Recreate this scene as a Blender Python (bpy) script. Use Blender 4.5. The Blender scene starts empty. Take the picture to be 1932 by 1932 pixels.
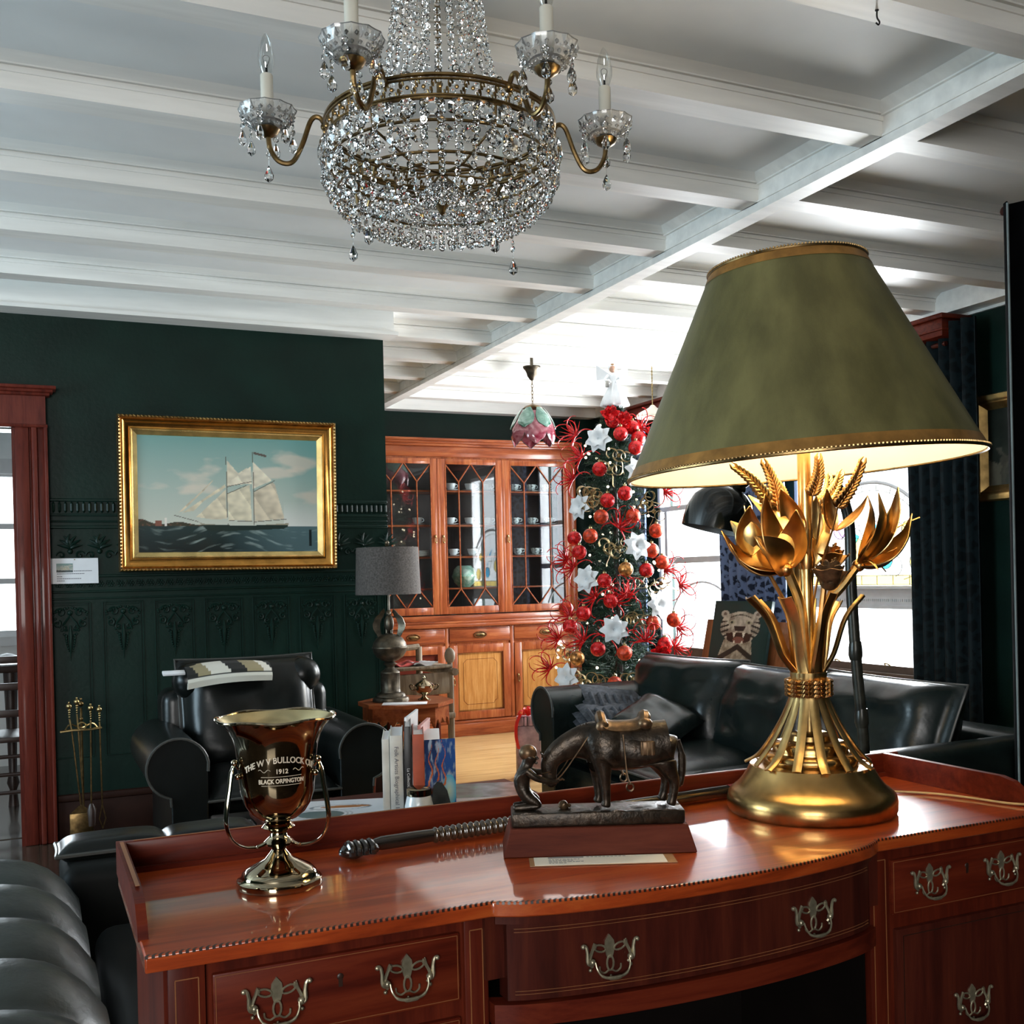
import bpy, bmesh, math, random
from mathutils import Vector, Matrix, Euler, noise
S = bpy.context.scene
COL = S.collection
PI = math.pi
rnd = random.Random(7)

# ------------------------------------------------------------------ camera
YAW, PITCH, ROLL = .4258386, -.005705, .0236313
_f = Vector((math.sin(YAW)*math.cos(PITCH), math.cos(YAW)*math.cos(PITCH), math.sin(PITCH)))
_r = Vector((math.cos(YAW), -math.sin(YAW), 0)); _d = _f.cross(_r)
_r2 = _r*math.cos(ROLL)+_d*math.sin(ROLL); _d2 = -_r*math.sin(ROLL)+_d*math.cos(ROLL)
cd = bpy.data.cameras.new('camera'); cam = bpy.data.objects.new('camera', cd); COL.objects.link(cam)
cd.sensor_width = 36; cd.lens = 2011.43/1932*36; cd.shift_y = 132.5/1932
cd.clip_start = .05; cd.clip_end = 60
m3 = Matrix((_r2, -_d2, -_f)).transposed()
cam.matrix_world = Matrix.Translation((0, 0, 1.30)) @ m3.to_4x4()
S.camera = cam

# ------------------------------------------------------------------ world, lights, exposure
w = bpy.data.worlds.new('world'); S.world = w; w.use_nodes = True
bg = w.node_tree.nodes['Background']; bg.inputs[0].default_value = (.86, .94, 1, 1); bg.inputs[1].default_value = 2.6
def area(name, loc, rot, sx, sy, power, col=(1, 1, 1)):
    l = bpy.data.lights.new(name, 'AREA'); l.shape = 'RECTANGLE'; l.size = sx; l.size_y = sy; l.energy = power; l.color = col
    o = bpy.data.objects.new(name, l); COL.objects.link(o); o.location = loc; o.rotation_euler = rot; return o
area('daylight_window_near', (5.25, 5.25, 1.7), (0, PI/2, 0), 1.9, 1.2, 150, (.93, .97, 1))
area('daylight_window_far', (5.25, 7.05, 1.7), (0, PI/2, 0), 1.9, 1.1, 120, (.93, .97, 1))
area('daylight_side_room', (-.6, 9.4, 1.5), (PI/2, 0, PI), 1.6, 1.4, 45, (.8, .93, 1))
area('unseen_rear_fill', (-2.0, -2.65, 1.75), (PI/2, 0, 0), 2.3, 1.5, 74, (1, .95, .90))  # added fill behind the camera, at an unseen rear wall opening
area('unseen_left_fill', (-3.4, 3.6, 1.7), (0, -PI/2, 0), 1.5, 1.8, 55, (.55, .83, 1))  # added bluish fill through an unseen opening in the left wall
S.view_settings.view_transform = 'Standard'; S.view_settings.look = 'None'
S.view_settings.exposure = .88; S.view_settings.gamma = 1; S.view_settings.use_curve_mapping = False
cy = S.cycles
cy.use_denoising = True; cy.max_bounces = 10; cy.diffuse_bounces = 4; cy.glossy_bounces = 4; cy.transmission_bounces = 8
cy.transparent_max_bounces = 12; cy.caustics_reflective = False; cy.caustics_refractive = False
cy.sample_clamp_indirect = 6

# ------------------------------------------------------------------ materials
def mk(name):
    m = bpy.data.materials.new(name); m.use_nodes = True
    nt = m.node_tree; return m, nt, nt.nodes['Principled BSDF']
def tc(nt, sc=(1, 1, 1), rot=(0, 0, 0)):
    t = nt.nodes.new('ShaderNodeTexCoord'); mp = nt.nodes.new('ShaderNodeMapping')
    mp.inputs['Scale'].default_value = sc; mp.inputs['Rotation'].default_value = rot
    nt.links.new(t.outputs['Object'], mp.inputs[0]); return mp.outputs[0]
def ramp(nt, fac, stops):
    r = nt.nodes.new('ShaderNodeValToRGB'); e = r.color_ramp.elements
    while len(e) < len(stops): e.new(.5)
    for i, (p, c) in enumerate(stops): e[i].position = p; e[i].color = (*c, 1)
    nt.links.new(fac, r.inputs[0]); return r.outputs[0]
def nz(nt, vec, scale, detail=3, rough=.55, dist=0):
    n = nt.nodes.new('ShaderNodeTexNoise'); n.inputs['Scale'].default_value = scale; n.inputs['Detail'].default_value = detail
    n.inputs['Roughness'].default_value = rough; n.inputs['Distortion'].default_value = dist
    nt.links.new(vec, n.inputs['Vector']); return n.outputs['Fac']
def bump(nt, b, h, strength=.2, dist=.01):
    n = nt.nodes.new('ShaderNodeBump'); n.inputs['Strength'].default_value = strength; n.inputs['Distance'].default_value = dist
    nt.links.new(h, n.inputs['Height']); nt.links.new(n.outputs[0], b.inputs['Normal'])
def plain(name, col, rough=.5, metal=0, coat=0, var=.12, scale=12, bmp=0, bscale=60, spec=.5, sc=(1, 1, 1)):
    m, nt, b = mk(name); v = tc(nt, sc)
    f = nz(nt, v, scale)
    lo = tuple(max(0, c*(1-var*1.6)) for c in col); hi = tuple(min(1, c*(1+var*1.6)) for c in col)
    nt.links.new(ramp(nt, f, [(.3, lo), (.7, hi)]), b.inputs['Base Color'])
    b.inputs['Roughness'].default_value = rough; b.inputs['Metallic'].default_value = metal
    b.inputs['Coat Weight'].default_value = coat; b.inputs['Coat Roughness'].default_value = .12
    b.inputs['Specular IOR Level'].default_value = spec
    if bmp: bump(nt, b, nz(nt, v, bscale, 4), bmp, .004)
    return m
def wood(name, dark, mid, light, axis='x', rough=.35, coat=.6, sc=1, crough=.08, bmp=.05, spec=.12):
    m, nt, b = mk(name)
    s = {'x': (1.2, 14, 14), 'y': (14, 1.2, 14), 'z': (14, 14, 1.2)}[axis]
    v = tc(nt, tuple(k*sc for k in s))
    f = nz(nt, v, 2.2, 6, .62, .6)
    v2 = tc(nt, tuple(k*sc*5 for k in s)); g = nz(nt, v2, 3, 3, .7)
    mx = nt.nodes.new('ShaderNodeMath'); mx.operation = 'MULTIPLY_ADD'; mx.inputs[1].default_value = .25
    nt.links.new(g, mx.inputs[0]); nt.links.new(f, mx.inputs[2])
    nt.links.new(ramp(nt, mx.outputs[0], [(.42, dark), (.62, mid), (.82, light)]), b.inputs['Base Color'])
    b.inputs['Roughness'].default_value = rough; b.inputs['Coat Weight'].default_value = coat; b.inputs['Specular IOR Level'].default_value = spec
    b.inputs['Coat Roughness'].default_value = crough
    if bmp: bump(nt, b, f, bmp, .002)
    return m
def glass(name, col=(1, 1, 1), rough=.0, ior=1.5):
    m, nt, b = mk(name); b.inputs['Base Color'].default_value = (*col, 1); b.inputs['Transmission Weight'].default_value = 1
    b.inputs['Roughness'].default_value = rough; b.inputs['IOR'].default_value = ior; return m
def pane_mat(name, tint=(1, 1, 1), gloss=.12, rough=.01):
    m = bpy.data.materials.new(name); m.use_nodes = True; nt = m.node_tree; nt.nodes.clear()
    o = nt.nodes.new('ShaderNodeOutputMaterial'); t = nt.nodes.new('ShaderNodeBsdfTransparent'); g = nt.nodes.new('ShaderNodeBsdfGlossy')
    t.inputs[0].default_value = (*tint, 1); g.inputs['Roughness'].default_value = rough
    lw = nt.nodes.new('ShaderNodeLayerWeight'); lw.inputs[0].default_value = .5
    pw = nt.nodes.new('ShaderNodeMath'); pw.operation = 'POWER'; pw.inputs[1].default_value = 4
    ad = nt.nodes.new('ShaderNodeMath'); ad.operation = 'MULTIPLY_ADD'; ad.inputs[1].default_value = .8; ad.inputs[2].default_value = gloss; ad.use_clamp = True
    x = nt.nodes.new('ShaderNodeMixShader'); nt.links.new(lw.outputs['Facing'], pw.inputs[0]); nt.links.new(pw.outputs[0], ad.inputs[0]); nt.links.new(ad.outputs[0], x.inputs[0])
    nt.links.new(t.outputs[0], x.inputs[1]); nt.links.new(g.outputs[0], x.inputs[2]); nt.links.new(x.outputs[0], o.inputs[0]); return m
def emis(name, col, st):
    m, nt, b = mk(name); b.inputs['Emission Color'].default_value = (*col, 1); b.inputs['Emission Strength'].default_value = st
    b.inputs['Base Color'].default_value = (*col, 1); return m
def vcol_mat(name, rough=.35, coat=.4, bmp=.15):
    m, nt, b = mk(name); a = nt.nodes.new('ShaderNodeVertexColor'); a.layer_name = 'paint'
    nt.links.new(a.outputs[0], b.inputs['Base Color']); b.inputs['Roughness'].default_value = rough
    b.inputs['Coat Weight'].default_value = coat; b.inputs['Coat Roughness'].default_value = .15
    bump(nt, b, nz(nt, tc(nt), 220, 3), bmp, .002); return m

WHITE = plain('painted_white', (.80, .81, .80), .5, var=.03, scale=3)
WHITEB = plain('painted_white_beam', (.86, .85, .81), .42, var=.05, scale=6, sc=(.3, 3, 3))
GREEN = plain('dark_green_paint', (.0035, .0165, .0115), .42, var=.15, scale=4, bmp=.25, bscale=45, spec=.2)
FLOORW = wood('oak_floor', (.42, .24, .09), (.58, .36, .15), (.68, .46, .22), 'x', .3, .3, .7)
DARKFLOOR = wood('dark_floor', (.02, .015, .012), (.05, .035, .025), (.08, .06, .04), 'x', .2, .5)
MAHT = wood('mahogany_top', (.19, .022, .004), (.36, .052, .009), (.48, .105, .020), 'x', .3, 1, 1, .05, spec=.5)
MAH = wood('mahogany', (.055, .0065, .003), (.098, .0125, .005), (.14, .022, .008), 'x', .45, .12, 1, .2)
MAHZ = wood('mahogany_upright', (.045, .006, .003), (.080, .0105, .0045), (.12, .018, .007), 'z', .45, .12, 1, .2)
MAHD = wood('mahogany_veneer_dark', (.028, .006, .004), (.055, .010, .006), (.08, .016, .008), 'z', .4, .2, 1, .15)
CASING = wood('red_stained_casing', (.055, .009, .006), (.11, .018, .011), (.15, .028, .016), 'z', .4, .25)
CABZ = wood('cabinet_mahogany', (.17, .036, .013), (.32, .080, .026), (.44, .145, .050), 'z', .32, .5, .8, .12)
CABX = wood('cabinet_mahogany_rail', (.15, .032, .012), (.29, .070, .023), (.40, .125, .043), 'x', .32, .5, .8, .12)
CABP = wood('satinwood_panel', (.32, .125, .030), (.46, .205, .055), (.58, .30, .10), 'z', .3, .5, 1.2, .12)
DARKIN = plain('cabinet_interior', (.035, .022, .018), .6)
STRING = plain('boxwood_stringing', (.26, .10, .035), .4)
EBONY = plain('dark_inlay', (.025, .010, .006), .4)
BRASS = plain('antique_brass', (.42, .31, .14), .28, 1, var=.25, scale=30)
BRASSD = plain('dark_bronze_brass', (.20, .13, .055), .32, 1, var=.3, scale=40)
HBRASS = plain('handle_brass', (.40, .36, .25), .32, .75, var=.25, scale=40)
GOLD = plain('gilt_leaf', (.62, .42, .17), .30, 1, var=.28, scale=14, bmp=.12, bscale=40)
GOLDB = plain('worn_gilt_base', (.56, .335, .12), .27, 1, var=.38, scale=9, bmp=.15, bscale=25)
GOLDR = plain('coppery_gilt', (.42, .23, .085), .30, 1, var=.35, scale=12)
CUTG, _nt, _b = mk('cut_glass'); _b.inputs['Transmission Weight'].default_value = .8; _b.inputs['Roughness'].default_value = .08; _b.inputs['IOR'].default_value = 1.5; _b.inputs['Base Color'].default_value = (.92, .93, .92, 1)
SILVER = plain('tarnished_silver', (.40, .33, .22), .07, 1, var=.12, scale=5)
SILVERIN = plain('gilt_cup_lining', (.75, .62, .34), .25, 1, var=.15)
BRONZE = plain('dark_bronze', (.032, .022, .014), .35, .6, var=.4, scale=60, bmp=.3, bscale=120)
EAGLEM = plain('weathered_bronze', (.115, .095, .07), .42, .9, var=.35, scale=25)
BRONZEH = plain('rubbed_bronze', (.13, .078, .040), .38, .7, var=.4, scale=60)
LEATH = plain('black_leather', (.005, .0065, .006), .30, var=.3, scale=5, bmp=.35, bscale=14, spec=.35)
LEATHG = plain('deep_green_leather', (.008, .013, .012), .27, var=.3, scale=5, bmp=.45, bscale=12, spec=.42)
PIPE = plain('leather_piping', (.05, .05, .045), .35)
GREYF = plain('grey_knit', (.05, .055, .065), .9, var=.3, scale=40, bmp=.5, bscale=90)
IRON = plain('black_iron', (.015, .015, .016), .35, .5)
POLE = plain('dark_bamboo_metal', (.035, .035, .028), .3, .3, var=.4, scale=20)
IVORY = plain('ivory_candle', (.62, .60, .52), .55, var=.04)
CRYSTAL = glass('crystal_glass', (1, 1, 1), 0, 1.52)
BULB = pane_mat('clear_bulb_glass', (.97, .98, .97), .16)
CABGLASS = pane_mat('cabinet_glass', (.93, .95, .95), .10, .02)
WINGLASS = pane_mat('window_glass', (1, 1, 1), .02)
YGLASS = pane_mat('yellow_stained_glass', (1, .86, .45), .02)
BGLASS = pane_mat('blue_stained_glass', (.25, .75, .95), .02)
PINKG = pane_mat('lilac_stained_glass', (.85, .6, .95), .02)
LEAD = plain('lead_came', (.12, .12, .10), .5)
FRAMEW = plain('window_joinery', (.55, .56, .57), .5, var=.04)
FRAMED = plain('window_joinery_dark', (.10, .075, .06), .5, var=.1)
PORC = plain('white_porcelain', (.72, .76, .78), .15, coat=.5, var=.03)
PORCB = plain('blue_pattern_porcelain', (.45, .52, .62), .15, coat=.5, var=.6, scale=60)
PAPER = plain('white_paper', (.80, .80, .82), .6, var=.02)
CREAM = plain('cream_card', (.85, .80, .70), .6, var=.02)
INK = plain('grey_ink', (.12, .12, .14), .6)
RED = plain('red_glitter', (.62, .010, .012), .25, .3, var=.45, scale=90, bmp=.4, bscale=160)
REDO = plain('orange_red_bauble', (.80, .055, .018), .3, .25, var=.5, scale=45, bmp=.5, bscale=120)
GOLDG = plain('gold_glitter', (.42, .31, .14), .4, .7, var=.5, scale=150, bmp=.6, bscale=250)
SNOW = plain('white_fabric', (.80, .82, .84), .7, var=.05)
PINE = plain('pine_needles', (.012, .05, .025), .6, var=.5, scale=20)
SKIN = plain('doll_skin', (.55, .32, .22), .6)
HAIR = plain('doll_hair', (.35, .2, .09), .6)
LAMPIN = plain('shade_lining', (.90, .84, .66), .7, var=.02)

# ------------------------------------------------------------------ mesh helper
class MB:
    def __init__(s, m=None): s.v = []; s.f = []; s.m = m
    def add(s, vs, fs):
        n = len(s.v)
        for p in vs:
            p = Vector(p); s.v.append(s.m @ p if s.m else p)
        s.f += [tuple(i+n for i in f) for f in fs]; return s
    def box(s, x0, x1, y0, y1, z0, z1):
        return s.add([(x, y, z) for z in (z0, z1) for y in (y0, y1) for x in (x0, x1)],
                     [(0, 2, 3, 1), (4, 5, 7, 6), (0, 1, 5, 4), (2, 6, 7, 3), (0, 4, 6, 2), (1, 3, 7, 5)])
    def cbox(s, c, d, R=None):
        M = Matrix.Translation(c) @ (R.to_4x4() if R else Matrix.Identity(4))
        x, y, z = d[0]/2, d[1]/2, d[2]/2
        return s.add([M @ Vector((a*x, b*y, e*z)) for e in (-1, 1) for b in (-1, 1) for a in (-1, 1)],
                     [(0, 2, 3, 1), (4, 5, 7, 6), (0, 1, 5, 4), (2, 6, 7, 3), (0, 4, 6, 2), (1, 3, 7, 5)])
    def rbox(s, x0, x1, y0, y1, z0, z1, r=.01, seg=2):
        b = bmesh.new(); bmesh.ops.create_cube(b, size=1)
        for v in b.verts: v.co = Vector(((x0+x1)/2+v.co.x*(x1-x0), (y0+y1)/2+v.co.y*(y1-y0), (z0+z1)/2+v.co.z*(z1-z0)))
        r = min(r, (x1-x0)*.49, (y1-y0)*.49, (z1-z0)*.49)
        bmesh.ops.bevel(b, geom=b.edges[:], offset=r, segments=seg, profile=.5, affect='EDGES')
        b.verts.index_update(); s.add([v.co.copy() for v in b.verts], [tuple(v.index for v in f.verts) for f in b.faces]); b.free(); return s
    def lathe(s, prof, n=32, c=(0, 0, 0), sy=1, rf=None, cap=True):
        vs = []; fs = []
        for k, (r, z) in enumerate(prof):
            for i in range(n):
                a = 2*PI*i/n; rr = r*(rf(a, k) if rf else 1)
                vs.append((c[0]+rr*math.cos(a), c[1]+rr*math.sin(a)*sy, c[2]+z))
        for k in range(len(prof)-1):
            for i in range(n):
                j = (i+1) % n; fs.append((k*n+i, k*n+j, (k+1)*n+j, (k+1)*n+i))
        if cap:
            if prof[0][0] > 1e-5: fs.append(tuple(range(n))[::-1])
            if prof[-1][0] > 1e-5: fs.append(tuple((len(prof)-1)*n+i for i in range(n)))
        return s.add(vs, fs)
    def tube(s, pts, r, n=8, closed=False, flat=1, cap=True, up=None, twist=0):
        pts = [Vector(p) for p in pts]; N = len(pts); R = r if isinstance(r, (list, tuple)) else [r]*N
        vs = []; fs = []; prev = None
        for k, p in enumerate(pts):
            if closed: t = pts[(k+1) % N]-pts[k-1]
            else: t = pts[min(k+1, N-1)]-pts[max(k-1, 0)]
            t = t.normalized() if t.length > 1e-9 else Vector((0, 0, 1))
            if prev is None:
                u = Vector(up) if up else (Vector((0, 0, 1)) if abs(t.z) < .9 else Vector((1, 0, 0)))
            else: u = prev
            if up: u = Vector(up)
            u = (u-t*u.dot(t)); u = u.normalized() if u.length > 1e-6 else t.orthogonal().normalized()
            prev = u; b = t.cross(u)
            for i in range(n):
                a = 2*PI*i/n+twist*k
                vs.append(p+(u*math.cos(a)*flat+b*math.sin(a))*R[k])
        for k in range(N if closed else N-1):
            for i in range(n):
                j = (i+1) % n; q = (k+1) % N; fs.append((k*n+i, k*n+j, q*n+j, q*n+i))
        if cap and not closed:
            fs.append(tuple(range(n))[::-1]); fs.append(tuple((N-1)*n+i for i in range(n)))
        return s.add(vs, fs)
    def ball(s, c, r, n=12, m=8, sc=(1, 1, 1), f=None):
        prof = [(math.sin(PI*k/m), -math.cos(PI*k/m)) for k in range(m+1)]; vs = []; fs = []
        for k, (a, z) in enumerate(prof):
            if k in (0, m): vs.append(Vector((0, 0, z))); continue
            for i in range(n): vs.append(Vector((a*math.cos(2*PI*i/n), a*math.sin(2*PI*i/n), z)))
        for i in range(n):
            j = (i+1) % n; fs.append((0, 1+j, 1+i))
            for k in range(1, m-1):
                o = 1+(k-1)*n; fs.append((o+i, o+j, o+n+j, o+n+i))
            o = 1+(m-2)*n; fs.append((o+i, o+j, len(vs)-1))
        out = []
        for v in vs:
            rr = r*(f(v) if f else 1); out.append((c[0]+v.x*rr*sc[0], c[1]+v.y*rr*sc[1], c[2]+v.z*rr*sc[2]))
        return s.add(out, fs)
    def prism(s, poly, h0, h1, ax='z'):
        # poly in 2D; ax = extrusion axis
        def P(a, b, h): return {'z': (a, b, h), 'y': (a, h, b), 'x': (h, a, b)}[ax]
        n = len(poly); vs = [P(a, b, h0) for a, b in poly]+[P(a, b, h1) for a, b in poly]
        fs = [tuple(range(n))[::-1], tuple(range(n, 2*n))]+[(i, (i+1) % n, n+(i+1) % n, n+i) for i in range(n)]
        return s.add(vs, fs)
    def grid(s, nu, nv, fn, thick=None):
        vs = [Vector(fn(i/nu, j/nv)) for j in range(nv+1) for i in range(nu+1)]; W = nu+1
        fs = [(j*W+i, j*W+i+1, (j+1)*W+i+1, (j+1)*W+i) for j in range(nv) for i in range(nu)]
        if thick is None: return s.add(vs, fs)
        # solid sheet
        nr = []
        for j in range(nv+1):
            for i in range(nu+1):
                a = vs[j*W+min(i+1, nu)]-vs[j*W+max(i-1, 0)]; b = vs[min(j+1, nv)*W+i]-vs[max(j-1, 0)*W+i]
                c = a.cross(b); nr.append(c.normalized() if c.length > 1e-12 else Vector((0, 0, 1)))
        n = len(vs); vs2 = vs+[v-q*thick for v, q in zip(vs, nr)]
        f2 = fs+[tuple(i+n for i in f[::-1]) for f in fs]
        rim = [i for i in range(W)]+[j*W+nu for j in range(1, nv+1)]+[nv*W+i for i in range(nu-1, -1, -1)]+[j*W for j in range(nv-1, 0, -1)]
        f2 += [(rim[(k+1) % len(rim)], rim[k], rim[k]+n, rim[(k+1) % len(rim)]+n) for k in range(len(rim))]
        return s.add(vs2, f2)
    def build(s, name, mat, parent=None, smooth=True, ang=40, kind=None):
        me = bpy.data.meshes.new(name); me.from_pydata([tuple(v) for v in s.v], [], s.f); me.update()
        b = bmesh.new(); b.from_mesh(me); bmesh.ops.recalc_face_normals(b, faces=b.faces[:]); b.to_mesh(me); b.free()
        if mat: me.materials.append(mat)
        if smooth:
            me.shade_smooth()
            try: me.set_sharp_from_angle(angle=math.radians(ang))
            except Exception: pass
        o = bpy.data.objects.new(name, me); COL.objects.link(o)
        if parent: o.parent = parent
        if kind: o['kind'] = kind
        return o
def tag(o, label, cat, group=None):
    o['label'] = label; o['category'] = cat
    if group: o['group'] = group
    return o
def thing(name, label, cat, loc=(0, 0, 0), rz=0, group=None):
    o = bpy.data.objects.new(name, None); COL.objects.link(o); o.location = loc; o.rotation_euler = (0, 0, rz)
    o.empty_display_size = .02; return tag(o, label, cat, group)
def solo(name, mb, mat, label, cat, group=None, loc=None, rot=None, **k):
    o = mb.build(name, mat, **k); tag(o, label, cat, group)
    if loc is not None: o.location = loc
    if rot is not None: o.rotation_euler = rot
    return o
def dup(o, parent=None, loc=None, rot=None, label=None, scale=None):
    c = o.copy(); COL.objects.link(c); c.parent = parent
    if loc is not None: c.location = loc
    if rot is not None: c.rotation_euler = rot
    if scale is not None: c.scale = scale
    if label: c['label'] = label
    for ch in list(o.children): dup(ch, c)
    return c
def struct(name, mb, mat, **k): return mb.build(name, mat, kind='structure', **k)
def lerp(a, b, t): return a+(b-a)*t
def cr(pts, n=8):   # catmull-rom through points
    pts = [Vector(p) for p in pts]; out = []
    P = [pts[0]*2-pts[1]]+pts+[pts[-1]*2-pts[-2]]
    for i in range(1, len(P)-2):
        for k in range(n):
            t = k/n; a, b, c, d = P[i-1], P[i], P[i+1], P[i+2]
            out.append(.5*((2*b)+(c-a)*t+(2*a-5*b+4*c-d)*t*t+(3*b-a-3*c+d)*t**3))
    out.append(pts[-1]); return out
def skin(name, verts, edges, mat, parent=None, lev=2):
    me = bpy.data.meshes.new(name); me.from_pydata([v[:3] for v in verts], edges, []); me.materials.append(mat)
    o = bpy.data.objects.new(name, me); COL.objects.link(o)
    if parent: o.parent = parent
    md = o.modifiers.new('skin', 'SKIN'); md.use_smooth_shade = True
    for i, v in enumerate(verts):
        sv = me.skin_vertices[0].data[i]; sv.radius = (v[3], v[4] if len(v) > 4 else v[3]); sv.use_root = (i == 0)
    sd = o.modifiers.new('sub', 'SUBSURF'); sd.levels = lev; sd.render_levels = lev
    return o
def text_mesh(txt, size, depth=.0006, xs=1.0, bold=0):
    cu = bpy.data.curves.new('t', 'FONT'); cu.body = txt; cu.size = size; cu.extrude = depth; cu.align_x = 'CENTER'; cu.align_y = 'CENTER'; cu.offset = bold
    cu.resolution_u = 3
    o = bpy.data.objects.new('t', cu); COL.objects.link(o); dg = bpy.context.evaluated_depsgraph_get(); dg.update()
    me = bpy.data.meshes.new_from_object(o.evaluated_get(dg)); vs = [Vector((v.co.x*xs, v.co.y, v.co.z)) for v in me.vertices]; fs = [tuple(p.vertices) for p in me.polygons]
    bpy.data.objects.remove(o); bpy.data.curves.remove(cu); bpy.data.meshes.remove(me); return vs, fs
def painted(name, w, h, nx, nz_, fn, mat, parent):
    mb = MB(); mb.grid(nx, nz_, lambda u, v: ((u-.5)*w, 0, (v-.5)*h))
    o = mb.build(name, mat, parent)
    ca = o.data.color_attributes.new('paint', 'FLOAT_COLOR', 'POINT')
    W = nx+1
    for j in range(nz_+1):
        for i in range(W):
            c = fn(i/nx, j/nz_); ca.data[j*W+i].color = (c[0], c[1], c[2], 1)
    return o
def mixc(a, b, t):
    t = max(0, min(1, t)); return tuple(x+(y-x)*t for x, y in zip(a, b))
def inpoly(x, y, P):
    c = False; j = len(P)-1
    for i in range(len(P)):
        if (P[i][1] > y) != (P[j][1] > y) and x < (P[j][0]-P[i][0])*(y-P[i][1])/(P[j][1]-P[i][1])+P[i][0]: c = not c
        j = i
    return c
def segd(x, y, a, b):
    dx, dy = b[0]-a[0], b[1]-a[1]; t = max(0, min(1, ((x-a[0])*dx+(y-a[1])*dy)/(dx*dx+dy*dy))); return math.hypot(x-a[0]-t*dx, y-a[1]-t*dy)

# ================================================================== ROOM SHELL
m = MB(); m.box(1.2, 5.0, 3.6, 9.7, -.06, 0); struct('floor', m, FLOORW)
m = MB(); m.box(-3.4, 1.2, -2.6, 9.7, -.06, 0); m.box(1.2, 5.0, -2.6, 3.6, -.06, 0); struct('floor_dark', m, DARKFLOOR)
struct('ceiling', MB().box(-3.4, 5.0, -2.6, 9.7, 2.82, 2.9), WHITE)
# walls
m = MB(); m.box(-3.3, -1.1, 5.93, 6.08, 0, 2.82); m.box(-1.1, -.045, 5.93, 6.08, 2.10, 2.82); m.box(-.045, 1.905, 5.93, 6.08, 0, 2.82)
struct('wall_left', m, GREEN)
struct('wall_return', MB().box(1.76, 1.905, 6.08, 8.5, 0, 2.82), GREEN)
struct('wall_back', MB().box(1.76, 4.95, 8.5, 8.62, 0, 2.82), GREEN)
m = MB()
WY = [(4.66, 5.86), (6.5, 7.6)]; Z0, Z1 = .66, 2.46
m.box(4.79, 4.95, -2.5, 4.66, 0, 2.82); m.box(4.79, 4.95, 5.86, 6.5, 0, 2.82); m.box(4.79, 4.95, 7.6, 8.5, 0, 2.82)
for a, b in WY: m.box(4.79, 4.95, a, b, 0, Z0); m.box(4.79, 4.95, a, b, Z1, 2.82)
struct('wall_right', m, GREEN)
m = MB(); m.box(-3.3, -3.2, -2.5, -2.38, 0, 2.82); m.box(-.8, 4.95, -2.5, -2.38, 0, 2.82); m.box(-3.2, -.8, -2.5, -2.38, 0, .95); m.box(-3.2, -.8, -2.5, -2.38, 2.5, 2.82)
struct('wall_rear', m, GREEN)
m = MB(); m.box(-3.3, -3.18, -2.5, 2.7, 0, 2.82); m.box(-3.3, -3.18, 4.5, 5.93, 0, 2.82); m.box(-3.3, -3.18, 2.7, 4.5, 0, .8); m.box(-3.3, -3.18, 2.7, 4.5, 2.5, 2.82)
struct('wall_far_left', m, GREEN)
# side room beyond the doorway
SIDEW = plain('side_room_white', (.72, .74, .74), .6, var=.02)
m = MB(); m.box(-2.0, -1.7, 8.6, 8.72, 0, 2.82); m.box(.5, 1.76, 8.6, 8.72, 0, 2.82); m.box(-1.7, .5, 8.6, 8.72, 0, .95); m.box(-1.7, .5, 8.6, 8.72, 2.15, 2.82); m.box(-2.1, -2.0, 6.08, 8.72, 0, 2.82)
m.box(1.64, 1.76, 6.08, 8.6, 0, 2.82)
struct('wall_side_room', m, SIDEW)
m = MB(); 
for x in (-1.6, -1.0, -.4, .2, .45): m.box(x-.02, x+.02, 8.6, 8.64, .95, 2.15)
for z in (.97, 1.35, 1.75, 2.13): m.box(-1.7, .5, 8.6, 8.64, z-.02, z+.02)
m.box(-1.8, .6, 8.56, 8.62, .88, .95); m.box(-1.8, .6, 8.57, 8.62, 2.13, 2.24)
struct('window_3', m, FRAMEW)
struct('floor_side_room', MB().box(-2.0, 1.64, 6.1, 8.6, 0, .004), DARKFLOOR)

# ceiling beams, running left to right, bead moulding along the top of each side
def beam(n, x0, x1, y, wd=.10, zb=2.725, top=2.82):
    m = MB(); m.box(x0, x1, y, y+wd, zb, top)
    for yy, s in ((y, -1), (y+wd, 1)):
        m.box(x0, x1, min(yy, yy+s*.012), max(yy, yy+s*.012), 2.795, top)
        m.box(x0, x1, min(yy, yy+s*.006), max(yy, yy+s*.006), 2.775, 2.79)
        m.prism([(yy+s*.012, 2.82), (yy+s*.045, 2.82), (yy+s*.012, 2.80)], x0, x1, 'x')
    return struct('trim_%d' % n, m, WHITEB)
k = 1
for y in (-1.26, -.6, .06, .72, 1.38, 2.04, 2.70, 3.36, 4.02, 4.68, 5.33): beam(k, -3.2, 2.61, y); k += 1
for y in (5.97, 6.56, 7.16, 7.74): beam(k, 1.9, 2.61, y); k += 1
for y in (3.29, 3.87, 4.45, 5.03, 5.61, 6.19, 6.77, 7.35, 7.93): beam(k, 2.69, 4.70, y); k += 1
for y in (.7, 1.3, 1.95): beam(k, 2.69, 4.70, y); k += 1
m = MB(); m.box(2.61, 2.69, -2.4, 8.5, 2.695, 2.82); m.box(2.598, 2.61, -2.4, 8.5, 2.79, 2.82); m.box(2.69, 2.702, -2.4, 8.5, 2.79, 2.82)
m.box(2.604, 2.61, -2.4, 8.5, 2.725, 2.732)
m.prism([(2.598, 2.82), (2.56, 2.82), (2.598, 2.795)], -2.4, 8.5, 'y')
struct('trim_%d' % k, m, WHITEB); k += 1
m = MB(); m.box(2.69, 4.79, 2.63, 2.72, 2.695, 2.82); m.box(2.69, 4.79, 2.618, 2.63, 2.79, 2.82); struct('trim_%d' % k, m, WHITEB); k += 1
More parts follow.
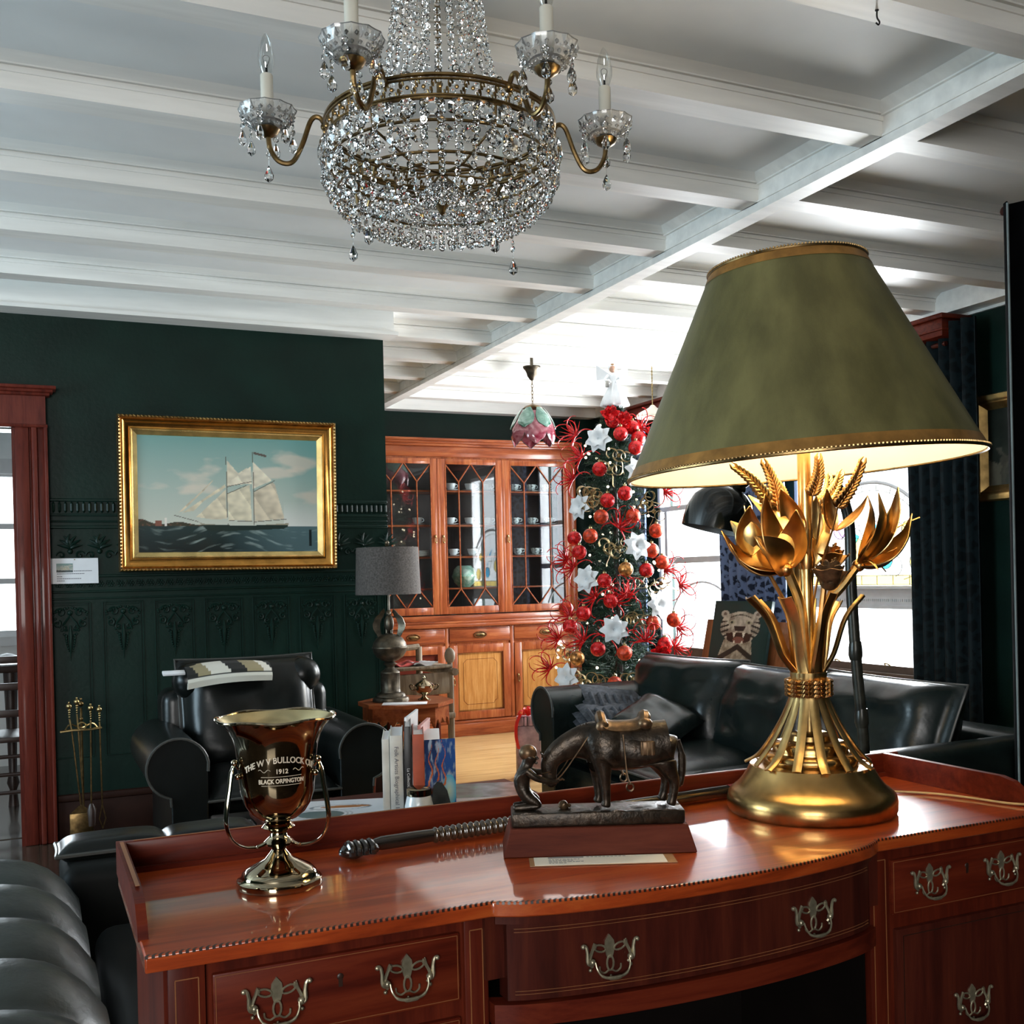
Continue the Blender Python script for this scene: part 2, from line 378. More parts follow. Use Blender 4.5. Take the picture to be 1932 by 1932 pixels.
# cornices
m = MB(); m.box(-3.3, 1.93, 5.80, 5.93, 2.70, 2.82); m.box(-3.3, 1.95, 5.78, 5.94, 2.685, 2.705); struct('trim_%d' % k, m, WHITEB); k += 1
m = MB(); m.box(1.905, 4.79, 8.38, 8.5, 2.70, 2.82); struct('trim_%d' % k, m, WHITEB); k += 1
m = MB(); m.box(4.66, 4.79, -2.4, 8.5, 2.70, 2.82); m.box(4.77, 4.79, -2.4, 8.5, 2.685, 2.70); struct('trim_%d' % k, m, WHITEB); k += 1
m = MB(); m.box(1.905, 1.93, 5.93, 8.4, 2.70, 2.82); struct('trim_%d' % k, m, WHITEB); k += 1

# small iron hook screwed into the nearest ceiling beam
m = MB(); m.tube(cr([(0, 0, 0), (0, 0, -.02), (.008, 0, -.03), (.004, 0, -.038), (-.004, 0, -.034)], 5), .0022, 6); m.lathe([(.005, 0), (.005, -.003), (.001, -.004)], 10)
solo('ceiling_hook', m, IRON, 'small dark iron hook screwed into the white ceiling beam', 'hook', loc=(2.01, 2.09, 2.726))

# embossed wall covering on the green wall
Y = 5.93
m = MB()
for z, h, d in ((1.745, .016, .012), (1.668, .012, .010), (1.635, .010, .008), (1.605, .016, .012), (1.352, .014, .012), (1.272, .012, .010), (1.236, .010, .006)):
    m.rbox(.105, 1.905, Y-d, Y+.001, z-h/2, z+h/2, .004, 1)
for i in range(62):      # fluted frieze
    x = .125+i*.029
    m.tube([(x, Y, 1.735), (x, Y-.006, 1.725), (x, Y-.006, 1.69), (x, Y, 1.68)], [.003, .008, .008, .003], 6)
for i in range(36):      # small flower band
    x = .14+i*.05; z = 1.312
    for a in range(6): m.ball((x+.013*math.cos(a*PI/3), Y, z+.013*math.sin(a*PI/3)), .007, 6, 4, (1, .7, 1))
    m.ball((x, Y-.002, z), .006, 6, 4)
    m.tube(cr([(x+.016, Y-.001, z-.018), (x+.025, Y-.004, z), (x+.034, Y-.001, z+.018)], 3), .003, 5)
struct('trim_%d' % k, m, GREEN); k += 1
m = MB()                  # acanthus scroll band
for i in range(13):
    x0 = .20+i*.142; z0 = 1.475
    for a in range(-3, 4):
        an = PI/2+a*.42; L = .075-.004*abs(a)
        p = [(x0+math.cos(an)*L*t+.012*math.sin(t*PI)*(1 if a > 0 else -1), Y-.009*math.sin(min(1, t+.15)*PI*.85), z0+math.sin(an)*L*t+.02) for t in (0, .25, .5, .75, 1)]
        m.tube(p, [.004, .0085, .010, .008, .003], 6)
    for s in (-1, 1):
        sp = [(x0+s*(.045+.024*(1-t)*math.cos(t*8)), Y-.005, z0-.015+.024*(1-t)*math.sin(t*8)) for t in [q/14 for q in range(14)]]
        m.tube(sp, .0055, 5)
    m.ball((x0, Y-.003, z0+.005), .014, 8, 5)
struct('trim_%d' % k, m, GREEN); k += 1
m = MB()                  # framed panels with hanging swags
for i in range(8):
    xa = .10+i*.2577-.005 if i else .09; xa = .092+i*.2577; xb = xa+.198
    if xb > 1.9: xb = 1.88
    for x in (xa, xa+.012, xb, xb-.012):
        m.tube([(x, Y-.002, .42), (x, Y-.002, 1.216)], .0038 if x in (xa, xb) else .0022, 6)
    m.tube([(xa, Y-.002, 1.216), (xb, Y-.002, 1.216)], .0038, 6)
    m.tube([(xa+.012, Y-.002, 1.204), (xb-.012, Y-.002, 1.204)], .0022, 6)
    m.tube([(xa, Y-.002, .42), (xb, Y-.002, .42)], .0038, 6)
    cx = (xa+xb)/2; rr = random.Random(3)
    if xb-xa < .17: continue
    for s in (-1, 1):
        for (dx, dz, R, t0) in ((.045, .0, .026, 0), (.062, -.055, .020, 2), (.025, -.075, .018, 4)):
            sp = [(cx+s*(dx+R*(1-t)*math.cos(t*9+t0)), Y-.006, 1.165+dz+R*(1-t)*math.sin(t*9+t0)) for t in [q/12 for q in range(12)]]
            m.tube(sp, [.006-.003*q/12 for q in range(12)], 5)
        for q in range(7):
            m.ball((cx+s*(.012+.012*q), Y-.003, 1.19-.004*q), .0075, 6, 4)
            m.ball((cx+s*(.080-.010*q), Y-.003, 1.155-.020*q), .007, 6, 4)
        for q in range(7): m.ball((cx+s*(.020-.0008*q*q*.4), Y-.004, 1.045-.0125*q), .0085-.0006*q, 6, 4, (1, .8, 1.3))
        m.tube([(cx, Y-.008, 1.15), (cx+s*.03, Y-.008, 1.11), (cx+s*.045, Y-.003, 1.075)], [.004, .006, .002], 5)
    m.tube([(cx, Y-.004, 1.10), (cx, Y-.010, 1.05), (cx, Y-.008, .99), (cx, Y-.001, .915)], [.004, .010, .006, .001], 6)
    m.ball((cx, Y-.004, 1.165), .014, 8, 6)
struct('trim_%d' % k, m, GREEN); k += 1
struct('baseboard_left', MB().rbox(.11, 1.905, 5.905, 5.932, 0, .20, .006).rbox(.11, 1.905, 5.895, 5.932, .20, .235, .008), plain('dark_baseboard', (.022, .008, .005), .6, spec=.1))
struct('baseboard_back', MB().rbox(1.91, 4.79, 8.475, 8.502, 0, .2, .006), CASING)
struct('baseboard_right', MB().rbox(4.765, 4.792, 2.7, 8.5, 0, .2, .006), CASING)

# doorway casing
m = MB(); m.box(-.06, .0, 5.90, 6.10, 0, 2.115)
m.rbox(-.045, .020, 5.885, 5.935, 0, 2.115, .008); m.rbox(.020, .030, 5.895, 5.93, 0, 2.115, .003)
m.rbox(.030, .058, 5.875, 5.935, 0, 2.115, .010, 3); m.rbox(.058, .094, 5.89, 5.935, 0, 2.115, .006); m.rbox(.088, .106, 5.872, 5.935, 0, 2.115, .007, 3)
m.box(-1.2, .10, 5.88, 5.935, 2.112, 2.29)
for zz, d in ((2.265, .02), (2.28, .035), (2.295, .05)): m.rbox(-1.25, .10+d, 5.88-d, 5.935, zz, zz+.018, .005)
m.rbox(-1.15, .108, 5.872, 5.935, 2.105, 2.122, .004)
m.rbox(-1.14, -1.08, 5.885, 5.935, 0, 2.115, .008)
struct('door_1', m, CASING)

# ------------------------------------------------------------------ windows in the right wall
def winframe(n, a, b):
    m = MB()
    m.box(4.80, 4.90, a, a+.035, Z0, Z1); m.box(4.80, 4.90, b-.035, b, Z0, Z1); m.box(4.80, 4.90, a, b, Z1-.04, Z1); 
    o = struct('window_%d' % n, m, FRAMEW)
    return o
w1 = winframe(1, *WY[0]); w2 = winframe(2, *WY[1])
a, b = WY[0]
m = MB(); m.box(4.79, 4.87, a, b, 1.045, 1.065); m.box(4.80, 4.87, a, b, 1.065, 1.185); m.box(4.77, 4.87, a, b, 1.168, 1.188)
for i in range(70): m.box(4.795, 4.802, a+.02+i*.0168, a+.028+i*.0168, 1.09, 1.105)
m.build('transom', FRAMEW, w1)
m = MB(); m.box(4.77, 4.87, a, b, .655, .70); m.box(4.74, 4.80, a-.05, b+.05, .61, .655); 
m.build('sill', FRAMED, w1)
for yy in (4.98, 5.42):
    q = MB(); q.tube(cr([(4.765, yy-.02, .70), (4.75, yy-.012, .712), (4.75, yy+.012, .712), (4.765, yy+.02, .70)], 4), .005, 6); q.build('sash_lift', BRASS, w1)
yc, zc, R = 5.18, 1.25, .585
m = MB()
arc = [(4.83, yc+R*math.cos(t), zc+R*math.sin(t)) for t in [PI*q/40 for q in range(41)]]
m.tube(arc, .016, 8)
m.build('arched_muntin', FRAMEW, w1)
m = MB()
arc2 = [(4.83, yc+(R-.05)*math.cos(t), zc+(R-.05)*math.sin(t)) for t in [PI*q/40 for q in range(41)]]
m.tube(arc2, .003, 5); m.tube([(4.83, a, 1.25), (4.83, b, 1.25)], .003, 5); m.tube([(4.83, a, 1.192), (4.83, b, 1.192)], .003, 5)
for i in range(9): m.tube([(4.83, a+.06+i*.135, 1.19), (4.83, a+.06+i*.135, 1.25)], .0028, 5)
for i in range(14): t = PI*(i+.5)/14; m.tube([(4.83, yc+(R-.05)*math.cos(t), zc+(R-.05)*math.sin(t)), (4.83, yc+R*math.cos(t), zc+R*math.sin(t))], .0028, 5)
rr = random.Random(5)
flow = []
for i in range(16):
    y0 = yc+rr.uniform(-.42, .42); z0 = zc+rr.uniform(.04, .36)
    if math.hypot(y0-yc, z0-zc) > .45: continue
    ang = rr.uniform(0, 6); pts = []
    for q in range(7): pts.append((4.83, y0, z0)); y0 += .045*math.cos(ang); z0 += .045*math.sin(ang); ang += rr.uniform(-.2, .9)
    m.tube(cr(pts, 3), .0025, 5)
for (y0, z0, r) in ((4.78, 1.33, .07), (4.86, 1.53, .05), (5.45, 1.55, .06), (5.05, 1.35, .06), (5.3, 1.42, .07)):
    m.tube([(4.83, y0+r*math.cos(t), z0+r*math.sin(t)) for t in [2*PI*q/16 for q in range(16)]], .0028, 5, closed=True); flow.append((y0, z0, r))
m.build('lead_came', LEAD, w1)
MB().box(4.836, 4.838, a+.03, b-.03, .70, 1.045).build('lower_pane', WINGLASS, w1, smooth=False)
MB().box(4.836, 4.838, a+.03, b-.03, 1.252, Z1-.04).build('upper_pane', WINGLASS, w1, smooth=False)
MB().box(4.834, 4.836, a+.03, b-.03, 1.192, 1.25).build('border_pane', YGLASS, w1, smooth=False)
for i, (y0, z0, r) in enumerate(flow):
    m = MB(); m.prism([(y0+r*math.cos(2*PI*q/16), z0+r*math.sin(2*PI*q/16)) for q in range(16)], 4.829, 4.831, 'x')
    m.build('coloured_pane', (YGLASS, YGLASS, PINKG, BGLASS, YGLASS)[i], w1, smooth=False)
for P in ([(5.19, 1.62), (5.13, 1.53), (5.10, 1.55)], [(5.33, 1.53), (5.27, 1.50), (5.31, 1.45)], [(5.08, 1.47), (5.03, 1.44), (5.04, 1.42)]):
    MB().prism(P, 4.829, 4.831, 'x').build('coloured_pane', BGLASS, w1, smooth=False)
a, b = WY[1]
m = MB(); m.box(4.80, 4.87, a, b, 1.372, 1.42); m.box(4.80, 4.87, a, b, 1.80, 1.84); m.box(4.79, 4.87, 7.45, 7.49, 1.42, 1.8)
m.tube([(4.83, 7.02+.45*math.cos(t), .86+.36*math.sin(t)) for t in [PI*q/30 for q in range(31)]], .010, 6)
m.build('sash_rail', FRAMEW, w2)
MB().box(4.77, 4.87, a, b, .62, .70).build('sill', FRAMED, w2)
MB().box(4.836, 4.838, a+.03, b-.03, .70, Z1-.04).build('pane', WINGLASS, w2, smooth=False)

# ================================================================== DESK
def bowy(x, f=0):
    t = (x-.625)/(1.34-.625)
    return 1.442-.057*max(0, math.sin(PI*max(0, min(1, t))))**.55+f
desk = thing('desk', 'mahogany bow-fronted writing desk with brass swan-neck handles carrying the gilt lamp', 'desk')
front = [(.125, 1.450), (.612, 1.447), (.622, 1.440)]+[(.625+(1.34-.625)*i/28, bowy(.625+(1.34-.625)*i/28)) for i in range(1, 28)]+[(1.343, 1.440), (1.353, 1.449), (1.83, 1.449)]
poly = front+[(1.83, 1.90), (.125, 1.90)]
m = MB(); m.prism(poly, .797, .82, 'z')
top = m.build('top', MAHT, desk, ang=25)
md = top.modifiers.new('bevel', 'BEVEL'); md.width = .0025; md.segments = 2; md.limit_method = 'ANGLE'
# rope inlay along the front edge
m = MB(); acc = 0
pts = [Vector((x, y, 0)) for x, y in front]; step = .0085; d0 = 0
for i in range(len(pts)-1):
    A, Bp = pts[i], pts[i+1]; L = (Bp-A).length; t = (Bp-A)/max(L, 1e-6); nn = Vector((-t.y, t.x, 0))
    while d0 < L:
        p = A+t*d0; q = p+t*.0042
        m.add([p+nn*.0005+Vector((0, 0, .8205)), q+nn*.0005+Vector((0, 0, .8205)), q+t*.004+nn*.0055+Vector((0, 0, .8207)), p+t*.004+nn*.0055+Vector((0, 0, .8207)),
               p+nn*-.0006+Vector((0, 0, .8165)), q+nn*-.0006+Vector((0, 0, .8165))], [(0, 1, 2, 3), (0, 4, 5, 1)])
        d0 += step
    d0 -= L
m.build('rope_inlay', EBONY, desk, smooth=False)
# gallery
m = MB(); m.rbox(.125, 1.83, 1.885, 1.900, .818, .872, .003)
m.box(.14, 1.815, 1.877, 1.886, .819, .829)
m.build('back_gallery', MAH, desk)
for nm, x0, x1 in (('side_gallery', .123, .137), ('side_gallery', 1.783, 1.797)):
    pr_ = [(1.90, .818), (1.90, .872), (1.60, .870), (1.555, .860), (1.53, .838), (1.52, .818)] if x0 < 1 else [(1.90, .818), (1.90, .872), (1.56, .872), (1.53, .866), (1.505, .850), (1.49, .818)]
    m = MB(); m.prism(pr_, x0, x1, 'x'); m.build(nm, MAH, desk, ang=20)
m = MB(); m.box(.128, .134, 1.6, 1.885, .8725, .8732); m.box(.15, 1.80, 1.888, 1.891, .8722, .8728); m.build('gallery_stringing', STRING, desk, smooth=False)
# carcass
m = MB(); m.box(.15, .605, 1.478, 1.885, .0, .797); m.box(1.362, 1.815, 1.478, 1.885, 0, .797)
m.box(.15, 1.815, 1.484, 1.885, .785, .797)
m.build('carcass', MAHZ, desk)
MB().box(.60, 1.37, 1.86, 1.885, 0, .797).box(.600, .612, 1.49, 1.87, 0, .797).box(1.354, 1.366, 1.49, 1.87, 0, .797).build('kneehole_shade_panels', plain('kneehole_shade_black', (.004, .0025, .002), .8, spec=.1), desk)  # near-black panels on back and sides; kneehole shade put into their colour
m = MB(); m.box(.605, 1.362, 1.46, 1.81, .70, .795); m.build('kneehole_frame', MAHD, desk)
# stiles with stringing
for x0, x1 in ((.155, .203), (.575, .613), (1.352, 1.398)):
    m = MB(); m.rbox(x0, x1, 1.470, 1.486, .02, .795, .002); m.build('stile', MAHZ, desk)
    m = MB(); 
    for x in (x0+.009, x1-.009): m.box(x-.0007, x+.0007, 1.4692, 1.4702, .1, .775)
    m.box(x0+.009, x1-.009, 1.4692, 1.4702, .7745, .776); m.build('stringing', STRING, desk, smooth=False)
def swan_handle(parent, loc, first=[None]):
    if first[0]:
        h = first[0].copy(); COL.objects.link(h); h.parent = parent; h.location = loc
        for ch in first[0].children:
            q = ch.copy(); COL.objects.link(q); q.parent = h
        return h
    m = MB()
    sh = [(0, .031), (.007, .022), (.0085, .012), (.006, .002), (.004, -.004), (-.004, -.004), (-.006, .002), (-.0085, .012), (-.007, .022)]
    m.prism(sh, -.003, 0, 'y')
    for s in (-1, 1):
        m.tube([(s*(.0165+.0095*math.cos(t)), -.003, .012+.0052*math.sin(t)+.002*math.cos(t)) for t in [2*PI*q/14 for q in range(14)]], .0016, 6, closed=True)
        m.tube(cr([(s*.025, -.003, .014), (s*.026, -.004, .020), (s*.0285, -.003, .012), (s*.033, -.004, .002), (s*.034, -.004, -.008), (s*.030, -.003, -.014)], 4), .0026, 6)
        m.tube(cr([(s*.031, -.004, -.010), (s*.038, -.005, -.006), (s*.0385, -.005, .008), (s*.041, -.005, .019), (s*.046, -.005, .021)], 5), [.0034]*5+[.003]*5+[.0026]*5+[.0022]*6, 7)
        m.ball((s*.0455, -.005, .019), .0036, 8, 6)
        m.ball((s*.032, -.008, -.005), .0052, 10, 7)
        m.tube(cr([(s*.002, -.003, -.022), (s*.010, -.003, -.026), (s*.017, -.003, -.022), (s*.018, -.003, -.015)], 4), .0015, 6)
        m.ball((s*.034, -.004, -.018), .003, 8, 5)
    m.tube([(.0055*math.cos(t), -.003, -.012+.011*math.sin(t)) for t in [2*PI*q/14 for q in range(14)]], .0017, 6, closed=True)
    m.ball((0, -.004, -.031), .0022, 8, 6)
    h = m.build('handle', HBRASS, parent); h.location = loc
    m = MB(); m.tube(cr([(-.0285, -.011, -.005), (-.0275, -.015, -.014), (-.021, -.018, -.024), (-.008, -.019, -.0285), (.008, -.019, -.0285), (.021, -.018, -.024), (.0275, -.015, -.014), (.0285, -.011, -.005)], 5), [.0015]*5+[.0017]*5+[.0022]*5+[.0032]*6+[.0022]*5+[.0017]*5+[.0015]*5, 8)
    q = m.build('bail', HBRASS, h)
    first[0] = h; return h
def drawer(x0, x1, z0, z1, y, hs, mat=MAH, keyhole=None):
    d = MB().rbox(x0, x1, y, y+.02, z0, z1, .003).build('drawer', mat, desk)
    m = MB(); e = .004
    for zz in (z0+e, z1-e): m.box(x0+e, x1-e, y-.0006, y+.001, zz-.0004, zz+.0004)
    for xx in (x0+e, x1-e): m.box(xx-.0004, xx+.0004, y-.0006, y+.001, z0+e, z1-e)
    m.build('drawer_stringing', STRING, d, smooth=False)
    if keyhole:
        m = MB(); m.ball((keyhole[0], y, keyhole[1]), .005, 10, 6, (1, .3, 1)); m.box(keyhole[0]-.0028, keyhole[0]+.0028, y-.0012, y, keyhole[1]-.014, keyhole[1]); m.build('keyhole', EBONY, d)
    for hx, hz in hs: swan_handle(d, (hx, y, hz))
    return d
drawer(.212, .568, .674, .775, 1.470, ((.297, .727), (.485, .727)), keyhole=(.387, .742))
drawer(.212, .568, .545, .650, 1.470, ((.297, .60), (.485, .60)))
drawer(.212, .568, .30, .53, 1.470, ((.297, .43), (.485, .43)))
drawer(1.405, 1.75, .672, .771, 1.470, ((1.494, .724), (1.676, .724)), keyhole=(1.589, .738))
m = MB().rbox(1.412, 1.75, 1.468, 1.488, .06, .645, .003); dd = m.build('door', MAHD, desk)
m = MB()
for zz in (.075, .632): m.box(1.427, 1.735, 1.4672, 1.469, zz-.0007, zz+.0007)
for xx in (1.427, 1.735): m.box(xx-.0007, xx+.0007, 1.4672, 1.469, .075, .632)
m.build('door_stringing', EBONY, dd, smooth=False)
swan_handle(dd, (1.592, 1.468, .485))
m = MB(); m.tube([(1.425, 1.468, .46), (1.425, 1.44, .46)], .003, 8); m.tube([(1.425, 1.437+.006*math.cos(t), .46+.008*math.sin(t)) for t in [2*PI*q/12 for q in range(12)]], .0015, 6, closed=True); m.build('key', BRASSD, dd)
# bow drawer
xs = [.618+(1.347-.618)*i/36 for i in range(37)]
def bow_part(name, x0, x1, dz0, dz1, dy, th, mat, parent=None):
    n = 30; P = [(lerp(x0, x1, i/n), bowy(lerp(x0, x1, i/n), dy)) for i in range(n+1)]
    P2 = P+[(x, y+th) for x, y in P[::-1]]
    return MB().prism(P2, dz0, dz1, 'z').build(name, mat, parent or desk, ang=25)
bd = bow_part('bow_drawer', .635, 1.338, .668, .782, .018, .03, MAHD)
bow_part('bow_apron', .615, 1.350, .632, .664, .012, .035, MAH)
bow_part('bow_frieze', .62, 1.345, .783, .797, .014, .03, MAHD)
for zz in (.677, .682, .770, .775):
    bow_part('drawer_stringing', .645, 1.328, zz-.0003, zz+.0003, .0168, .004, STRING, bd)
for hx in (.789, 1.177):
    h = swan_handle(bd, (hx, bowy(hx, .018), .723)); t = (hx-.98); h.rotation_euler = (0, 0, t*.28)

# ================================================================== GILT LAMP
LX, LY = 1.413, 1.694
lamp = thing('table_lamp', 'tall gilt wheat-and-lily table lamp with olive parchment shade, standing on the desk', 'lamp', (LX, LY, .8205), -YAW)
def Z(z): return z-.8205
base_prof = [(.05, 0), (.160, 0), (.164, .006), (.165, .022), (.162, .036), (.156, .042), (.153, .045), (.148, .048), (.141, .055), (.133, .065), (.125, .078), (.120, .088), (.118, .092), (.104, .094), (.090, .094), (.093, .100), (.093, .108), (.087, .114), (.074, .116), (.073, .120), (.074, .128), (.068, .136), (.056, .139), (.046, .141), (.044, .150), (.030, .156), (.0, .158)]
MB().lathe(base_prof, 64).build('base', GOLDB, lamp, ang=50)
MB().lathe([(.013, .15), (.013, .24), (.013, Z(1.54)), (0, Z(1.54))], 16).build('pole', GOLD, lamp)
MB().lathe([(.016, Z(1.30)), (.019, Z(1.32)), (.016, Z(1.34))], 14).build('pole_collar', GOLDR, lamp)
def strip(pts, ws, th=.002, up=None, rib=0):
    # curved leaf / strap with folded channel section; width direction follows `side`
    mb = MB(); pts = [Vector(p) for p in pts]; N = len(pts); rows = []
    for k, p in enumerate(pts):
        t = (pts[min(k+1, N-1)]-pts[max(k-1, 0)]).normalized(); u = Vector(up); u = (u-t*u.dot(t)).normalized(); sd = t.cross(u); wv = ws[k] if isinstance(ws, list) else ws
        rows.append([p+sd*wv*a+u*(-abs(a)**1.5*wv*(.45 if rib else .25)) for a in (-1, -.5, 0, .5, 1)])
    return mb.grid(4, N-1, lambda a, b: rows[int(round(b*(N-1)))][int(round(a*4))], th)
# rope binding
m = MB()
for i in range(4):
    z = Z(1.052+i*.0085)
    for ph in (0, PI):
        m.tube([((.043+.0028*math.cos(t*34+ph))*math.cos(t), (.043+.0028*math.cos(t*34+ph))*math.sin(t), z+.0028*math.sin(t*34+ph)) for t in [2*PI*q/150 for q in range(150)]], .0026, 5, closed=True)
m.build('rope_binding', GOLDR, lamp)
# splayed lower stems
for i in range(14):
    a = 2*PI*i/14+.18; r1 = .118 if i % 2 else .129
    P = cr([(.036*math.cos(a), .036*math.sin(a), Z(1.095)), (.035*math.cos(a), .035*math.sin(a), Z(1.06)), (.054*math.cos(a), .054*math.sin(a), Z(1.01)), (.084*math.cos(a), .084*math.sin(a), Z(.958)), (.106*math.cos(a), .106*math.sin(a), Z(.930)), (r1*math.cos(a), r1*math.sin(a), Z(.916))], 5)
    strip(P, .0088, .003, (math.cos(a), math.sin(a), .3)).build('lower_stem', GOLD, lamp)
# upper cut stems  (local u = picture right, v = away)
for i, (u, v, z, wd) in enumerate([(-.126, -.02, 1.243, .008), (-.103, .035, 1.245, .008), (-.060, -.045, 1.243, .010), (.046, -.05, 1.250, .009), (.070, .03, 1.256, .009), (.112, -.015, 1.243, .008), (-.03, .07, 1.24, .008), (.03, .085, 1.235, .008), (.085, .07, 1.23, .008), (-.085, .075, 1.235, .008)]):
    L = math.hypot(u, v); du, dv = u/L, v/L
    P = cr([(du*.030, dv*.030, Z(1.05)), (du*.030, dv*.030, Z(1.085)), (u*.42+du*.008, v*.42, Z(1.13)), (u*.70, v*.70, Z(lerp(1.13, z, .62))), (u, v, Z(z))], 5)
    strip(P, [wd*.9]*6+[wd*1.7]*15, .0025, (du, dv, .6), 1).build('upper_stem', GOLDR if i % 3 == 0 else GOLD, lamp)
def stalk(pts, r, mat=GOLD, name='stalk'):
    P = cr([(p[0], p[1], Z(p[2])) for p in pts], 6); return MB().tube(P, r, 8).build(name, mat, lamp)
stalk([(.0, 0, 1.06), (.012, -.012, 1.14), (.03, -.02, 1.22), (.07, -.02, 1.27), (.098, -.015, 1.305)], .009)
stalk([(.0, 0, 1.06), (-.010, -.012, 1.16), (-.018, -.02, 1.23), (-.045, -.03, 1.30)], .010)
stalk([(.0, .0, 1.06), (.012, -.03, 1.16), (.024, -.04, 1.27)], .006, GOLDR)
stalk([(.0, .0, 1.06), (-.03, -.0, 1.2), (-.08, -.01, 1.30)], .004, GOLDR)
# petals
def petal(b, t, wmax, bow, up, mat, name='petal', th=.0015):
    b = Vector((b[0], b[1], Z(b[2]))); t = Vector((t[0], t[1], Z(t[2]))); up = Vector(up).normalized(); d = t-b
    u = (up-d.normalized()*up.dot(d.normalized())).normalized(); n = 14; P = []; W = []
    for k in range(n+1):
        s = k/n; P.append(b+d*s-u*bow*math.sin(PI*s**.9)*.9+u*bow*.9*max(0, s-.78)*1.6); W.append(max(.0006, 1.55*wmax*math.sin(PI*min(1, s**.72*.97+.03))**.85))
    rows = []
    for k, p in enumerate(P):
        tt = (P[min(k+1, n)]-P[max(k-1, 0)]).normalized(); uu = (u-tt*u.dot(tt)).normalized(); sd = tt.cross(uu)
        rows.append([p+sd*W[k]*a+uu*(a*a*W[k]*.38+(.0012 if abs(a) < .1 else 0)) for a in (-1, -.66, -.33, 0, .33, .66, 1)])
    return MB().grid(6, n, lambda a, c: rows[int(round(c*n))][int(round(a*6))], th).build(name, mat, lamp, ang=70)
B = (.100, -.015, 1.305)                                   # right lily
for t, wd, bo, up, mt in (((.176, -.05, 1.452), .023, .030, (-.8, -.3, .6), GOLD), ((.148, .045, 1.445), .020, .02, (-.6, .6, .5), GOLDR), ((.196, -.065, 1.395), .026, .035, (-.5, -.3, .9), GOLD),
                       ((.158, -.055, 1.415), .021, .022, (-.5, .6, .6), GOLD), ((.206, .02, 1.360), .022, .03, (-.3, .4, .9), GOLDR), ((.130, -.075, 1.44), .020, .03, (-.7, .5, .3), GOLD), ((.185, .045, 1.40), .02, .02, (-.3, .8, .6), GOLD)):
    petal(B, t, wd, bo, up, mt)
for t in ((.215, -.03, 1.40), (.16, .0, 1.295), (.12, -.07, 1.30)): petal(B, t, .0035, -.012, (0, 0, 1), GOLD, 'sepal')
m = MB(); m.ball((B[0], B[1], Z(B[2])), .013, 12, 8); m.build('calyx', GOLDR, lamp)
B = (-.050, -.035, 1.300)                                  # left lily
for t, wd, bo, up, mt in (((-.102, -.075, 1.445), .027, .02, (.5, -.6, .3), GOLDR), ((-.030, -.06, 1.415), .022, .02, (-.5, -.6, .3), GOLD), ((-.130, -.02, 1.425), .018, .02, (.6, -.3, .4), GOLD),
                       ((-.175, -.02, 1.372), .020, .03, (.5, -.5, .7), GOLDR), ((-.165, -.05, 1.345), .022, .03, (.3, -.5, .9), GOLDR), ((-.115, -.08, 1.365), .021, -.012, (.2, -1, .2), GOLDR), ((-.06, .03, 1.44), .022, .02, (.2, .8, .4), GOLD), ((-.145, .03, 1.40), .02, .02, (.2, .8, .4), GOLD)):
    petal(B, t, wd, bo, up, mt)
petal((-.118, -.045, 1.330), (-.125, -.06, 1.425), .019, .016, (.2, -1, .1), GOLD, 'bud'); petal((-.118, -.03, 1.330), (-.122, -.035, 1.42), .017, .012, (.2, 1, .1), GOLD, 'bud')
m = MB(); m.ball((B[0], B[1], Z(B[2])), .014, 12, 8); m.build('calyx', GOLDR, lamp)
# tall leaves
for b_, t, wd, bo, up, mt in (((-.01, 0, 1.33), (-.10, -.0, 1.475), .014, .03, (-.6, -.6, .4), GOLD), ((-.01, -.01, 1.36), (-.053, -.02, 1.46), .014, .015, (-.3, -.9, .2), GOLDR), ((.055, -.01, 1.375), (.038, -.02, 1.457), .010, .008, (.2, -.9, .2), GOLDR),
                              ((.058, -.01, 1.375), (.118, -.03, 1.440), .009, .012, (-.4, -.4, .8), GOLDR), ((.02, 0, 1.36), (.02, -.01, 1.445), .010, .008, (.1, -.9, .2), GOLD), ((-.005, .01, 1.3), (-.10, .03, 1.455), .018, .03, (-.5, .5, .4), GOLD),
                              ((.01, .0, 1.30), (.07, .04, 1.44), .014, .02, (.5, .5, .3), GOLD), ((-.005, 0, 1.25), (-.02, -.03, 1.38), .010, .01, (-.3, -.9, .2), GOLD)):
    petal(b_, t, wd, bo, up, mt, 'leaf')
# roses
for cx_, cy_, cz_, R, mt in ((.030, -.055, 1.293, .038, BRONZEH), (.052, .01, 1.325, .036, GOLDR), (-.078, .02, 1.335, .034, GOLDR)):
    m = MB()
    for q in range(9):
        a0 = q*2.4; rr_ = R*(.35+.65*(q/8)); 
        m.grid(8, 4, lambda a, c, a0=a0, rr_=rr_, q=q: (cx_+math.cos(a0+(a-.5)*1.9)*rr_*(.55+.45*c+.10*c*math.sin(a*9)), cy_+math.sin(a0+(a-.5)*1.9)*rr_*(.55+.45*c+.10*c*math.sin(a*9)), Z(cz_)-R*.55+c*R*(1.25-.08*q)+.05*R*math.sin(a*12)), .0014)
    m.ball((cx_, cy_, Z(cz_)-R*.4), R*.55, 12, 8)
    m.build('rose', mt, lamp, ang=60)
